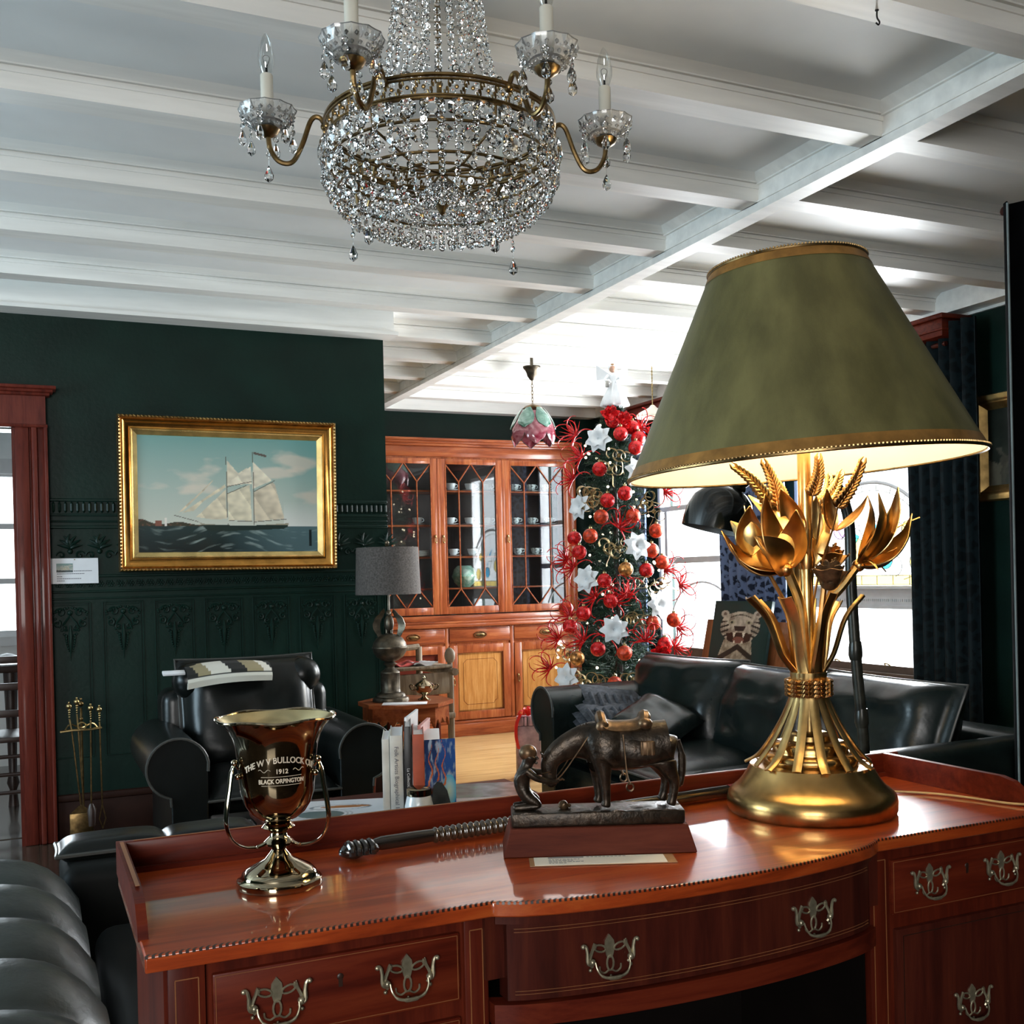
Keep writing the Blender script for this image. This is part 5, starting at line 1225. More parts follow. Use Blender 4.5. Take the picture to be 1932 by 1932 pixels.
def bcush(y, L, topz, lean, rz=0, x=.20, h=.26, H=.50):
    return cushion('back_cushion', x, y, topz-H/2*math.cos(math.radians(90-lean)), H, L, h, (0, -math.radians(lean), rz), LEATHG, sf, PIPE, wr=.13, seed=y)
bcush(.86, .86, .84, 70, .10, .20, .30, .52); bcush(.12, .74, .83, 70, -.02, .22, .28, .50); bcush(-.58, .84, .84, 68, -.06, .20, .30, .48)
for x in (-.40, .45):
    for y in (-1.0, 1.0): MB().lathe([(.025, 0), (.035, .07)], 12, (x, y, 0)).build('foot', MAHZ, sf)
# folded throws and small cushion on the far seat
def fold_throw(name, label, loc, rot, w, d, h, seed):
    m = MB(); nl = 3
    for q in range(nl):
        z = h*(q+.5)/nl
        m.add(*(lambda P: (P.v, P.f))(pillow(rnd.uniform(-.01, .01), 0, z, w, d, h/nl*1.15, pinch=.05, seed=seed+q, wr=.25, n=16)))
    for q in range(7): m.tube([(-w/2+.03+q*w/7.2, -d/2+.004, h*.25), (-w/2+.03+q*w/7.2, -d/2-.008, h*.6), (-w/2+.03+q*w/7.2, -d/2+.03, h*1.02), (-w/2+.03+q*w/7.2, 0, h*1.07)], .012, 6)
    return solo(name, m, GREYF, label, 'throw', 'knitted throws on the sofa', loc, rot, ang=80)
fold_throw('folded_throw', 'grey knitted throw folded against the far rolled arm of the sofa, upper one', (2.86, 5.05, .575), (.5, .14, -.15), .34, .22, .075, 1)
fold_throw('folded_throw', 'grey knitted throw folded on the sofa seat in front of the upper grey throw', (2.78, 4.93, .465), (.35, .0, -.1), .34, .24, .13, 5)
c0_ = pillow(0, 0, 0, .36, .36, .13, seed=4, wr=.1); solo('throw_cushion', c0_, LEATHG, 'small dark green cushion lying on the sofa seat behind the bronze horse', 'cushion', loc=(2.86, 4.60, .545), rot=(.35, -.35, .3), ang=80)

# ================================================================== ARC FLOOR LAMP
al = thing('floor_lamp', 'dark bamboo-look arc floor lamp with black dome shade in front of the sofa', 'lamp', (2.36, 2.60, 0), -YAW)
P = cr([(.03, 0, .02), (.022, 0, .45), (.017, 0, .739), (-.001, 0, 1.0), (-.012, 0, 1.236), (-.013, 0, 1.42), (-.028, 0, 1.505), (-.058, 0, 1.57), (-.11, 0, 1.63), (-.20, 0, 1.645), (-.30, 0, 1.60), (-.36, 0, 1.565)], 6)
MB().tube(P, .0175, 12).build('pole', POLE, al)
for t in (14, 19): 
    p = P[t]; MB().tube([p+Vector((0, 0, -.03)), p+Vector((0, 0, -.015)), p+Vector((0, 0, .01)), p+Vector((0, 0, .03))], [.018, .022, .021, .018], 12).build('bamboo_joint', POLE, al)
MB().lathe([(.16, 0), (.16, .012), (.14, .022), (.02, .03)], 32, (.03, 0, 0)).build('base', POLE, al)
hm = Matrix.Translation((-.415, 0, 1.50)) @ Euler((0, math.radians(14), 0)).to_matrix().to_4x4()
MB(hm).lathe([(.108, -.075), (.108, -.045), (.104, -.01), (.092, .025), (.072, .048), (.045, .062), (.015, .068), (.0, .069)], 40, cap=False).build('dome_shade', plain('black_lacquer', (.010, .011, .010), .12, coat=1), al)
MB(hm).lathe([(.106, -.074), (.106, -.045), (.102, -.01), (.090, .023), (.07, .045), (.0, .064)], 40, cap=False).build('shade_lining', plain('grey_inner', (.2, .2, .19), .4), al)
m = MB(hm); m.tube([(.02, 0, .066), (.06, 0, .075)], .014, 10); m.ball((0, 0, .0), .03, 12, 8); m.build('lamp_holder', POLE, al)

# ================================================================== TIGER PICTURE behind the sofa
tg = thing('tiger_picture', 'dark green board with a roaring silver tiger head leaning beside the window behind the sofa', 'picture', (4.42, 6.10, .44), -PI/2-.25)
tg.rotation_euler = (math.radians(-12), 0, -PI/2+.12)
MB().box(-.28, .28, -.012, .012, 0, .66).build('board', plain('dark_teal_board', (.010, .035, .035), .35), tg)
def tiger(u, v):
    x, y = (u-.5)*2/1.15, ((v-.5)*2-.34)/.62; c = (.012, .040, .040)
    hx, hy = .0, .18; d = math.hypot((x-hx)/(.62+.08*y), (y-hy)/.58); n1 = noise.fractal(Vector((u*14, v*14, 2)), 1, 2, 4)
    if inpoly(x, y, [(-.42, -.1), (.40, -.1), (.50, -1), (-.62, -1)]):
        c = mixc((.20, .17, .12), (.50, .45, .36), .5+n1); 
        if math.sin((y*9+abs(x)*7)) > .55: c = (.03, .025, .02)
    for s in (-1, 1):
        if math.hypot(x-s*.52, y-.66) < .13: c = (.45, .42, .36) if math.hypot(x-s*.52, y-.66) > .06 else (.16, .12, .1)
    if d < 1:
        c = mixc((.24, .21, .17), (.52, .48, .40), .5+n1*1.2)
        if abs(x) > .36 and math.sin(y*34+abs(x)*14) > .3 and y < .40: c = (.03, .028, .025)
        c = mixc(c, (.62, .58, .50), max(0, .5-abs(x)*2.4)) if y > .1 else c
        if abs(x) < .34 and y > .52 and math.sin(y*42+x*x*40) > .6: c = (.09, .08, .06)
        for s in (-1, 1):
            if math.hypot((x-s*.27)/.11, (y-.36)/.07) < 1: c = (.05, .05, .04) if math.hypot((x-s*.27)/.05, (y-.36)/.04) < 1 else (.38, .36, .26)
        if inpoly(x, y, [(-.20, .24), (.20, .24), (.14, .06), (-.14, .06)]): c = (.035, .025, .022)
        if inpoly(x, y, [(-.42, -.04), (-.12, .0), (.12, .0), (.42, -.04), (.34, -.34), (.16, -.46), (-.16, -.46), (-.34, -.34)]):
            c = (.04, .018, .014)
            if math.hypot(x/.18, (y+.28)/.13) < 1: c = (.20, .08, .06)
            for s in (-1, 1):
                if inpoly(x, y, [(s*.20, -.02), (s*.10, -.02), (s*.15, -.20)]) or inpoly(x, y, [(s*.17, -.42), (s*.08, -.42), (s*.125, -.27)]): c = (.72, .70, .60)
    return c
o = painted('tiger_image', .54, .63, 90, 110, tiger, PAINT, tg); o.location = (0, -.0135, .33)
for i, (y, rot, lb) in enumerate(((6.46, .14, 'brown wooden panel leaning behind the tiger board on the side by the tree'), (5.80, .10, 'brown wooden panel leaning behind the tiger board on the curtain side'))):
    solo('leaning_plank', MB().rbox(-.15, .15, -.012, .012, 0, .54, .004), wood('panel_wood%d' % i, (.12, .04, .015), (.22, .08, .03), (.30, .12, .05), 'z', .4), lb, 'plank', loc=(4.50, y, .42), rot=(math.radians(-14), 0, -PI/2+rot))
# window ledge bench carrying the picture
lb_ = thing('window_bench', 'low dark wooden bench under the windows behind the sofa', 'bench', (4.37, 6.1, 0))
MB().rbox(-.24, .26, -.9, .9, .38, .42, .008).build('bench_top', MAHD, lb_)
for y in (-.8, .8): MB().rbox(-.2, .2, y-.03, y+.03, 0, .38, .005).build('leg', MAHD, lb_)

# ================================================================== CURTAINS
def damask(name, base, hi):
    m_, nt, b = mk(name); v = tc(nt, (1, 1, 1)); vo = nt.nodes.new('ShaderNodeTexVoronoi'); vo.inputs['Scale'].default_value = 16; vo.feature = 'DISTANCE_TO_EDGE'
    nt.links.new(v, vo.inputs['Vector']); wv = nt.nodes.new('ShaderNodeTexNoise'); wv.inputs['Scale'].default_value = 16; wv.inputs['Distortion'].default_value = 2.5; nt.links.new(v, wv.inputs['Vector'])
    mx = nt.nodes.new('ShaderNodeMath'); mx.operation = 'MULTIPLY'; nt.links.new(vo.outputs[0], mx.inputs[0]); nt.links.new(wv.outputs['Fac'], mx.inputs[1])
    nt.links.new(ramp(nt, mx.outputs[0], [(.06, hi), (.11, base)]), b.inputs['Base Color']); b.inputs['Roughness'].default_value = .6; b.inputs['Specular IOR Level'].default_value = .15; return m_
DAM = damask('blue_damask', (.010, .016, .035), (.12, .17, .30)); DAMD = damask('dark_velvet_damask', (.0018, .0045, .0055), (.006, .013, .016))
def drape(name, y0, y1, z0, z1, x, mat, label, nf, amp=.035, loc=None, gather=None):
    m = MB(); nu = nf*8
    def f(u, v):
        g = 1; yy = lerp(y0, y1, u)
        if gather: yy = lerp(yy, (y0+y1)/2, gather*math.exp(-((v-.35)/.2)**2))
        return (x+amp*math.sin(u*nf*2*PI)*(.6+.4*v)+.01*noise.noise(Vector((u*5, v*3, y0))), yy, lerp(z0, z1, v))
    m.grid(nu, 14, f, .004); return solo(name, m, mat, label, 'curtain', ang=80)
drape('window_curtain', 4.18, 4.66, .03, 2.64, 4.66, DAMD, 'dark velvet window drape between the near window and the small landscape painting', 6)
drape('window_curtain', 5.80, 6.52, .03, 2.64, 4.66, DAM, 'blue patterned drape hanging between the two bright windows', 7)
drape('window_curtain', 7.58, 7.92, .03, 2.64, 4.66, DAM, 'blue patterned drape beyond the far window behind the christmas tree', 4)
cb = thing('curtain_cornice', 'long dark red wooden curtain cornice board above the right windows', 'cornice', (4.70, 6.13, 2.56))
MB().rbox(-.12, .085, -1.80, 1.84, 0, .10, .006).build('board', MAH, cb)
MB().rbox(-.14, .085, -1.82, 1.86, .095, .122, .006).rbox(-.13, .085, -1.81, 1.85, .03, .045, .004).build('moulding', MAH, cb)
MB().tube([(-.05, -1.76, -.03), (-.05, 1.80, -.03)], .014, 10).build('curtain_rod', MAHD, cb)
m = MB(); nu = 60
m.grid(nu, 16, lambda u, v: (lerp(3.087, 3.95, u), 2.62+.030*math.sin(u*9*2*PI), lerp(.03, 2.545+.05*u, v)), .005)
pc = solo('doorway_drape', m, plain('near_black_velvet', (.0018, .0022, .0026), .9, var=.3, spec=.05), 'near-black heavy drape hanging under the ceiling beam at the edge of the room', 'curtain', ang=80)
m = MB(); m.tube([(3.085, 2.62, .03+q*.0965) for q in range(27)], .004, 6); o = m.build('pale_edge_trim', plain('pale_braid', (.20, .24, .24), .6), pc)
solo('curtain_pole', MB().tube([(3.12, 2.665, 2.53), (4.78, 2.665, 2.53)], .016, 12), MAHD, 'dark wooden curtain pole below the cross beam holding the near-black drape', 'curtain pole')

# ================================================================== GLAZED CABINET
cab = thing('display_cabinet', 'large glazed mahogany china cabinet with satinwood doors against the back wall', 'cabinet', (3.40, 8.10, 0))
XL, XR = -1.45, .93
# lower part
m = MB(); m.box(XL, XR, .03, .38, .10, .90); m.build('lower_carcass', CABZ, cab)
m = MB(); m.rbox(XL-.02, XR+.02, -.01, .38, 0, .105, .006); m.rbox(XL-.01, XR+.01, .0, .38, .105, .125, .005); m.build('plinth', CABX, cab)
m = MB(); m.rbox(XL-.03, XR+.03, -.02, .38, .895, .925, .007); m.rbox(XL-.015, XR+.015, -.005, .38, .925, .945, .006); m.rbox(XL, XR, .03, .38, .945, .99, .006); m.build('waist_moulding', CABX, cab)
# upper part
m = MB(); m.box(XL, XL+.03, .09, .38, .99, 2.30); m.box(XR-.03, XR, .09, .38, .99, 2.30); m.box(XL, XR, .09, .38, 2.27, 2.30); m.build('upper_carcass', CABZ, cab)
MB().box(XL+.03, XR-.03, .365, .38, .99, 2.28).build('back_panel', DARKIN, cab)
m = MB(); m.rbox(XL-.01, XR+.01, .07, .38, 2.29, 2.375, .005); 
for i, (z, d) in enumerate(((2.375, .02), (2.395, .035), (2.415, .05))): m.rbox(XL-d, XR+d, .07-d, .38, z, z+.022, .006)
m.build('cornice', CABX, cab)
for z in (2.02, 1.735, 1.475, 1.215): MB().box(XL+.03, XR-.03, .13, .365, z-.014, z).build('shelf', CABX, cab, smooth=False)
DW = [(-.91, -.345), (-.325, .235), (.255, .87)]
def tear(parent, x, z, y):
    m = MB(); m.ball((x, y-.006, z+.018), .010, 8, 6, (.8, .6, 1.3)); m.tube([(x+.009*math.sin(t), y-.016, z-.012+.024*-math.cos(t)) for t in [2*PI*q/14 for q in range(14)]], .0035, 6, closed=True); m.ball((x, y-.016, z-.032), .008, 8, 6); m.build('drop_handle', BRASS, parent)
for i, (a, b) in enumerate([(-1.45, -.93)]+DW):
    z0, z1 = 1.0, 2.275; fw = .055; y0, y1 = .07, .095
    m = MB(); m.rbox(a, a+fw, y0, y1, z0, z1, .004); m.rbox(b-fw, b, y0, y1, z0, z1, .004); m.rbox(a+fw, b-fw, y0+.001, y1, z1-.045, z1, .002); m.rbox(a+fw, b-fw, y0+.001, y1, z0, z0+.06, .002)
    d_ = m.build('glazed_door', CABZ, cab)
    m = MB(); ga, gb, gz0, gz1 = a+fw, b-fw, z0+.06, z1-.045; wq = gb-ga
    for xx in (ga, gb): m.box(xx-.004, xx+.004, y0-.003, y0, gz0, gz1)
    x1_, x2_ = ga+wq*.26, ga+wq*.74; hh = .145; yb = .078; mid = (ga+gb)/2
    segs = [((x1_, gz0+hh), (x1_, gz1-hh)), ((x2_, gz0+hh), (x2_, gz1-hh))]
    for zz, s in ((gz1, -1), (gz0, 1)):
        segs += [((ga, zz), (x1_, zz+s*hh)), ((x1_, zz+s*hh), (mid-.006, zz)), ((mid+.006, zz), (x2_, zz+s*hh)), ((x2_, zz+s*hh), (gb, zz))]
    for p, q in segs: m.tube([(p[0], yb, p[1]), (q[0], yb, q[1])], .0062, 6)
    m.build('glazing_bars', CABX, d_)
    MB().box(ga, gb, .083, .086, gz0, gz1).build('glass_pane', CABGLASS, d_, smooth=False)
    if i: tear(d_, (b-.024) if i == 1 else (a+.024), 1.62, y0)
for xx in (-.92, -.335, .245): MB().rbox(xx-.011, xx+.011, .068, .1, 1.0, 2.275, .003).build('stile', CABZ, cab)
MB().rbox(.868, .93, .068, .1, 1.0, 2.28, .003).build('stile', CABZ, cab)
for i, (a, b) in enumerate([(-1.43, -.90), (-.87, -.33), (-.29, .25), (.29, .88)]):
    d_ = MB().rbox(a, b, .012, .035, .765, .885, .005).build('drawer', CABX, cab)
    m = MB(); m.rbox(a+.008, b-.008, .009, .013, .773, .777, .001); m.rbox(a+.008, b-.008, .009, .013, .873, .877, .001); m.build('cock_bead', MAH, d_)
    c_ = (a+b)/2; m = MB(); m.tube([(c_+.055*math.cos(t), .006, .825+.024*math.sin(t)) for t in [2*PI*q/20 for q in range(20)]], .0035, 6, closed=True); m.ball((c_, .010, .825), .020, 12, 6, (2.0, .2, .8)); m.tube(cr([(c_-.038, .0, .828), (c_-.02, -.008, .815), (c_+.02, -.008, .815), (c_+.038, 0, .828)], 4), .004, 6); m.build('oval_handle', BRASSD, d_)
    z0, z1 = .135, .745; f = .065
    d_ = MB().rbox(a, a+f, .012, .035, z0, z1, .004).rbox(b-f, b, .012, .035, z0, z1, .004).rbox(a+f, b-f, .013, .035, z1-f, z1, .002).rbox(a+f, b-f, .013, .035, z0, z0+f, .002).build('door', CABZ, cab)
    MB().box(a+f, b-f, .024, .032, z0+f, z1-f).build('satinwood_panel', CABP if i != 1 else MAH, d_, smooth=False)
    m = MB()
    for q in (.0, .010):
        x0, x1, w0, w1_ = a+f+q, b-f-q, z0+f+q, z1-f-q; m.tube([(x0, .018, w0), (x1, .018, w0), (x1, .018, w1_), (x0, .018, w1_)], .0045-.15*q, 6, closed=True)
    m.build('panel_moulding', MAH, d_)
    m = MB(); x0, x1, w0, w1_ = a+f+.055, b-f-.055, z0+f+.055, z1-f-.055; c2 = .03
    pts = [(x0+c2, w0), (x1-c2, w0)]+[(x1-c2*math.cos(t), w0+c2*math.sin(t)) for t in (.4, .8, 1.2)]+[(x1, w0+c2), (x1, w1_-c2), (x1-c2, w1_), (x0+c2, w1_), (x0, w1_-c2), (x0, w0+c2)]
    m.tube([(p[0], .0235, p[1]) for p in pts], .0014, 4, closed=True); m.build('inlay_line', MAH, d_)
    tear(d_, (b-.028) if i in (0, 1) else (a+.028), .455, .012)
for xx in (-.885, -.31, .27): MB().rbox(xx-.016, xx+.016, .02, .036, .13, .89, .002).build('stile', CABZ, cab)

# cups and saucers on the shelves
def cup_mesh(mat, tail):
    m = MB(); m.lathe([(.020, 0), (.022, .004), (.036, .022), (.041, .046), (.043, .056), (.040, .056), (.033, .022), (.0, .008)], 24); m.tube(cr([(.038, 0, .046), (.056, 0, .048), (.060, 0, .030), (.036, 0, .018)], 4), .0035, 6); return m
def saucer_mesh(): return MB().lathe([(.03, 0), (.034, .003), (.070, .010), (.072, .012), (.03, .006), (0, .005)], 28)
cm = {}; 
def place_cup(x, y, z, kind, where, rz=0):
    mt = PORC if kind == 'plain' else PORCB
    word = 'white' if kind == 'plain' else 'blue-patterned'
    for nm, zz in (('saucer', 0), ('teacup', .007)):
        if (nm, kind) in cm: o = cm[(nm, kind)].copy(); COL.objects.link(o)
        else: o = (cup_mesh(mt, 0) if nm == 'teacup' else saucer_mesh()).build(nm, mt); cm[(nm, kind)] = o
        o.location = (x, y, z+zz); o.rotation_euler = (0, 0, rz)
        tag(o, '%s %s %s' % (word, nm, where), nm, 'china in the glazed cabinet')
PL_ = ('farthest from the tree,', 'middle one,', 'nearest the tree,')
for row, z, xs_ in (('top shelf', 2.02, (3.22, 3.39, 3.55)), ('second shelf', 1.735, (3.21, 3.38, 3.545)), ('third shelf', 1.475, (3.23, 3.40))):
    for q, x in enumerate(xs_): place_cup(x, 8.29, z, 'plain', PL_[q]+' '+row+', centre door', rnd.uniform(-.5, .3))
for row, z, xs_ in (('top shelf', 2.02, (3.80, 3.96, 4.10)), ('second shelf', 1.735, (3.80, 3.96, 4.12)), ('third shelf', 1.475, (3.82, 3.99))):
    for q, x in enumerate(xs_): place_cup(x, 8.29, z, 'blue', PL_[q]+' '+row+', door beside the tree', rnd.uniform(-.5, .3))
for q, x in enumerate((3.20, 3.45)): place_cup(x, 8.29, .99, 'plain', ('farther from the tree,', 'nearer the tree,')[q]+' cabinet floor, centre door', 0)
place_cup(2.92, 8.29, 1.735, 'plain', 'alone on the second shelf, door beside the green wall', .2)
for row, z in (('third shelf', 1.475), ('cabinet floor', .99)):
    m = MB()
    for q in range(6): m.lathe([(.04, .010*q), (.085, .010*q+.008), (.088, .010*q+.010), (.03, .010*q+.005)], 28, cap=False)
    m = None
    base = None
    for q in range(5):
        if q == 0 and row == 'third shelf': pl0 = MB().lathe([(.045, 0), (.088, .009), (.090, .012), (.045, .005), (0, .004)], 28).build('plate', PORC); o = pl0
        else: o = pl0.copy(); COL.objects.link(o)
        o.location = (2.92, 8.29, z+.009*q); tag(o, 'white plate, %s in the stack on the %s nearest the green wall' % (('lowest', 'second lowest', 'middle one', 'second from top', 'topmost')[q], row), 'plate', 'plates stacked in the glazed cabinet')
gm = MB(); gm.lathe([(.05, 0), (.09, .04), (.11, .09), (.09, .15), (.06, .18), (.055, .18), (.08, .15), (.1, .09), (.04, .01)], 28)
solo('green_jug', gm, gl_mat('green_glaze', (.15, .4, .3), (.6, .8, .7)), 'pale green mottled vase on the lowest shelf of the centre glazed door', 'vase', loc=(3.32, 8.28, 1.217))

# ================================================================== GIFT BAG
gb = thing('gift_bag', 'tall pinkish wrapped gift bag with red ribbon bow between the cabinet and sofa arm', 'gift bag', (2.90, 6.20, 0), -.3)
GWR = plain('pink_grey_wrapping', (.40, .26, .27), .6, var=.5, scale=8); GWS = plain('striped_red_wrapping', (.55, .25, .28), .6, var=.9, scale=60, sc=(1, 1, .1))
MB().rbox(-.075, .075, -.05, .05, 0, .34, .008).build('bag_body', GWR, gb)
MB().rbox(-.07, .07, -.045, .045, .34, .40, .008).build('striped_top', GWS, gb)
m = MB(); RB = plain('bright_red_ribbon', (.85, .02, .015), .4)
for q in range(9):
    a = q*.7; m.tube(cr([(0, -.02, .405), (.045*math.cos(a), -.02+.03*math.sin(a), .45+.012*math.sin(q)), (.07*math.cos(a), -.02+.04*math.sin(a), .415)], 4), .012, 6, flat=.15)
m.tube(cr([(-.05, -.04, .42), (-.08, -.06, .36), (-.085, -.06, .28), (-.07, -.055, .20)], 5), .016, 6, flat=.15); m.build('ribbon_bow', RB, gb)

# ================================================================== NEAR LEATHER SOFA, TABLE, BOOKS
ns = thing('leather_chaise', 'black channel-tufted leather chaise in the lower foreground beside the desk', 'chaise', (-.29, 2.75, 0))
m = MB()
def chz(u, v):
    x = lerp(-.45, .42-.03*v, u); y = lerp(-.95, .24, v); z = .600+.02*v
    k_ = abs(math.sin(v*PI*4.5)); z -= .055*(1-k_**.6); e = abs(u*2-1)**6; z -= .13*e
    if v < .12: z -= .20*(1-v/.12)**2
    return (x, y, z)
m.grid(24, 70, chz); o = m.build('channel_tufted_top', plain('worn_tufted_leather', (.022, .030, .028), .36, var=.3, scale=5, bmp=.5, bscale=30, spec=.6), ns, ang=80)
MB().rbox(-.46, .36, -.93, .22, .04, .48, .05, 4).build('body', LEATHG, ns)
nb = thing('leather_sofa', 'black leather sofa seen end-on behind the gallery of the desk', 'sofa', (.33, 3.0, 0))
m = MB(); m.rbox(-.27, .26, .02, .30, .04, .56, .04, 4); m.rbox(-.20, .26, -.90, -.08, .04, .44, .05, 4); m.build('body', plain('matte_black_leather', (.004, .0045, .004), .6, spec=.12), nb)
cushion('back_cushion', -.13, .19, .575, .30, .17, .07, (0, .0, 0), LEATH, nb, PIPE); cushion('back_cushion', .13, .18, .578, .27, .17, .06, (0, 0, 0), LEATH, nb, PIPE)

ct = thing('console_table', 'dark wooden table behind the desk carrying books and jar', 'table', (1.03, 3.02, 0))
MB().rbox(-.42, .46, -.26, .36, .570, .60, .006).build('top', MAHD, ct)
for x in (-.38, .42):
    for y in (-.22, .32): MB().rbox(x-.02, x+.02, y-.02, y+.02, 0, .57, .004).build('leg', MAHD, ct)
def book(name, label, x, y, w, d, h, mat, rz=0, spine=None, tcol=None, ts=.02, z=.60, flat=False):
    t_ = thing(name, label, 'book', (x, y, z), rz, 'books standing on the table')
    m = MB(); m.rbox(-w/2, -w/2+.003, -d/2, d/2, 0, h, .001); m.rbox(w/2-.003, w/2, -d/2, d/2, 0, h, .001); m.rbox(-w/2, w/2, -d/2-.001, -d/2+.003, 0, h, .0012); m.build('cover', mat, t_)
    MB().box(-w/2+.003, w/2-.003, -d/2+.003, d/2-.004, .003, h-.004).build('pages', PAPER, t_, smooth=False)
    if spine:
        vs, fs = text_mesh(spine, ts, .0003); o = MB().add([(v.y, -d/2-.0016-v.z, h*.5-v.x) for v in vs], fs).build('spine_title', tcol or INK, t_, smooth=False)
    return t_
BKW = plain('white_book_cloth', (.62, .60, .55), .6); BKB = plain('black_book_cloth', (.012, .012, .014), .4); BKR = plain('rust_book_cloth', (.38, .07, .03), .6); BKP = plain('rose_book_cover', (.70, .30, .27), .5)
book('standing_book', 'thin white-spined book at the armchair end of the standing row', .925, 2.940, .020, .20, .255, BKW, -.33)
book('standing_book', 'thick cream-spined book with grey spine lettering in the standing row', .953, 2.930, .036, .21, .265, BKW, -.33, 'Folk Artists Biographical Index', None, .0165)
book('standing_book', 'black-spined book between cream book and rust-spined book', .982, 2.915, .019, .22, .29, BKB, -.33, 'La Collection', PAPER, .011)
book('standing_book', 'rust-red spined book beside the blue-covered one', 1.008, 2.902, .032, .22, .268, BKR, -.33)
def blue(u, v):
    c = mixc((.03, .12, .45), (.01, .03, .10), v if u < .5 else .4*v); n1 = noise.fractal(Vector((u*9, v*6, 5)), 1, 2, 4)
    if n1 > .15: c = mixc(c, (.35, .45, .60), (n1-.1)*2.5)
    q = math.hypot((u-.8)/.22, (v-.42)/.18)
    if q < 1: c = mixc((.7, .85, .75), (.05, .45, .75), q)
    for k_ in range(3):
        ux = .25+.2*k_+.05*math.sin(v*22+k_)
        if abs(u-ux) < .045*(1-v)*1.3*(1+.7*noise.noise(Vector((u*20, v*20, k_)))): c = (.65, .16, .05)
    return c
bb = thing('standing_book', 'blue illustrated book facing outward at the end of the standing row', 'book', (1.035, 2.895, .60), -.35, 'books standing on the table')
MB().rbox(-.030, .034, -.09, .14, 0, .248, .002).build('pages', PAPER, bb)
o = painted('front_cover', .095, .25, 60, 100, blue, PAINT, bb); o.location = (.030, -.094, .125); o.rotation_euler = (0, 0, .20)
MB().rbox(-.036, -.016, -.108, .14, 0, .25, .002).build('spine', BKB, bb)
solo('upright_brochure', MB().rbox(-.004, .004, -.10, .10, 0, .30, .001), PAPER, 'tall pale blue-white brochure standing behind the black-spined book', 'brochure', loc=(1.015, 3.02, .60), rot=(0, .05, -.5))
solo('upright_folder', MB().rbox(-.005, .005, -.09, .09, 0, .275, .001), BKP, 'rose-pink folder standing behind the rust-red spined book', 'folder', loc=(1.045, 3.00, .60), rot=(0, .06, -.5))
jr = thing('white_jar', 'white ceramic jar with silver lid in front of the standing books', 'jar', (.965, 2.78, .60))
MB().lathe([(.030, 0), (.036, .006), (.041, .04), (.040, .075), (.034, .100), (.031, .106)], 32).build('jar_body', PORC, jr)
MB().lathe([(.033, .104), (.034, .110), (.034, .122), (.028, .127), (.010, .129), (0, .130)], 28).build('jar_lid', SILVER, jr)
m = MB(); m.prism([(-.030, 0), (.034, 0), (.030, .04), (.024, .08), (.014, .115), (0, .136), (-.014, .140), (-.024, .128), (-.028, .09), (-.025, .045)], -.012, .012, 'y')
solo('agate_bookend', m, plain('polished_grey_agate', (.05, .055, .055), .08, coat=1, var=.6, scale=8), 'polished grey agate slice bookend propped against the blue book', 'bookend', loc=(1.022, 2.765, .60), rot=(0, .04, -.3))
def pcov(u, v):
    n1 = noise.fractal(Vector((u*6, v*5, 2)), 1, 2, 4); c = mixc((.03, .045, .045), (.20, .24, .26), .35+n1)
    if u < .45: c = mixc(c, (.03, .14, .06), max(0, n1+.2))
    return c
ab = thing('picture_book', 'glossy dark picture book with forest cover lying flat beside the agate bookend', 'book', (1.30, 3.10, .600), -.33)
MB().rbox(-.125, .125, -.11, .11, 0, .028, .002).build('pages', PAPER, ab)
o = painted('cover', .25, .22, 60, 50, pcov, PAINT, ab); o.rotation_euler = (-PI/2, 0, 0); o.location = (0, 0, .0285)
def acov(u, v):
    c = (.72, .74, .78)
    d = math.hypot((u-.58)/.30, (v-.60)/.16)
    if .80 < d < .92: c = (.18, .22, .26)
    if math.hypot((u-.62)/.22, (v-.62)/.07) < 1: c = (.42, .15, .04)
    d = math.hypot((u-.42)/.20, (v-.25)/.20)
    if d < 1 and v < .42: c = (.07, .13, .15)
    if .05 < abs(d-1.25) < .12: c = (.35, .38, .42)
    return c
ob = thing('picture_book', 'large white art book with swirling grey and orange cover lying flat behind trophy cup', 'book', (.785, 3.04, .600), -.30)
MB().rbox(-.165, .165, -.125, .125, 0, .035, .002).build('pages', PAPER, ob)
o = painted('cover', .33, .25, 80, 60, acov, PAINT, ob); o.rotation_euler = (-PI/2, 0, 0); o.location = (0, 0, .0355)
solo('dark_box', MB().rbox(-.03, .03, -.03, .03, 0, .03, .004), BKB, 'small dark box between the white art book and the standing books', 'box', loc=(.925, 2.86, .60))

# ================================================================== SIDE ROOM beyond the doorway
dt = thing('dining_table', 'dark dining table in the bright room through the doorway', 'table', (-.42, 7.3, 0))
MB().rbox(-.40, .38, -.35, .35, .80, .84, .006).build('top', EBONY, dt)
for x in (-.33, .31): MB().lathe([(.03, 0), (.02, .10), (.035, .14), (.022, .2), (.03, .5), (.04, .8)], 12, (x, -.28, 0)).build('leg', EBONY, dt)
dc = thing('dining_chair', 'dark slatted chair at the table seen through the doorway', 'chair', (-.16, 6.75, 0))
for x in (-.18, .16):
    for y in (-.18, .18): MB().tube([(x, y, 0), (x, y, .46 if y > 0 else .95)], .016, 8).build('leg', EBONY, dc)
MB().rbox(-.2, .18, -.2, .2, .44, .47, .006).build('seat', EBONY, dc)
for z in (.16, .26, .36): MB().tube([(-.18, -.18, z), (.16, -.18, z)], .011, 8).build('stretcher', EBONY, dc)
for z in (.60, .75, .90): MB().rbox(-.18, .16, -.19, -.17, z-.02, z+.02, .004).build('back_slat', EBONY, dc)
bx = thing('folded_newspaper', 'crumpled newspaper lying on the dark table through the doorway', 'newspaper', (-.13, 7.12, .841))
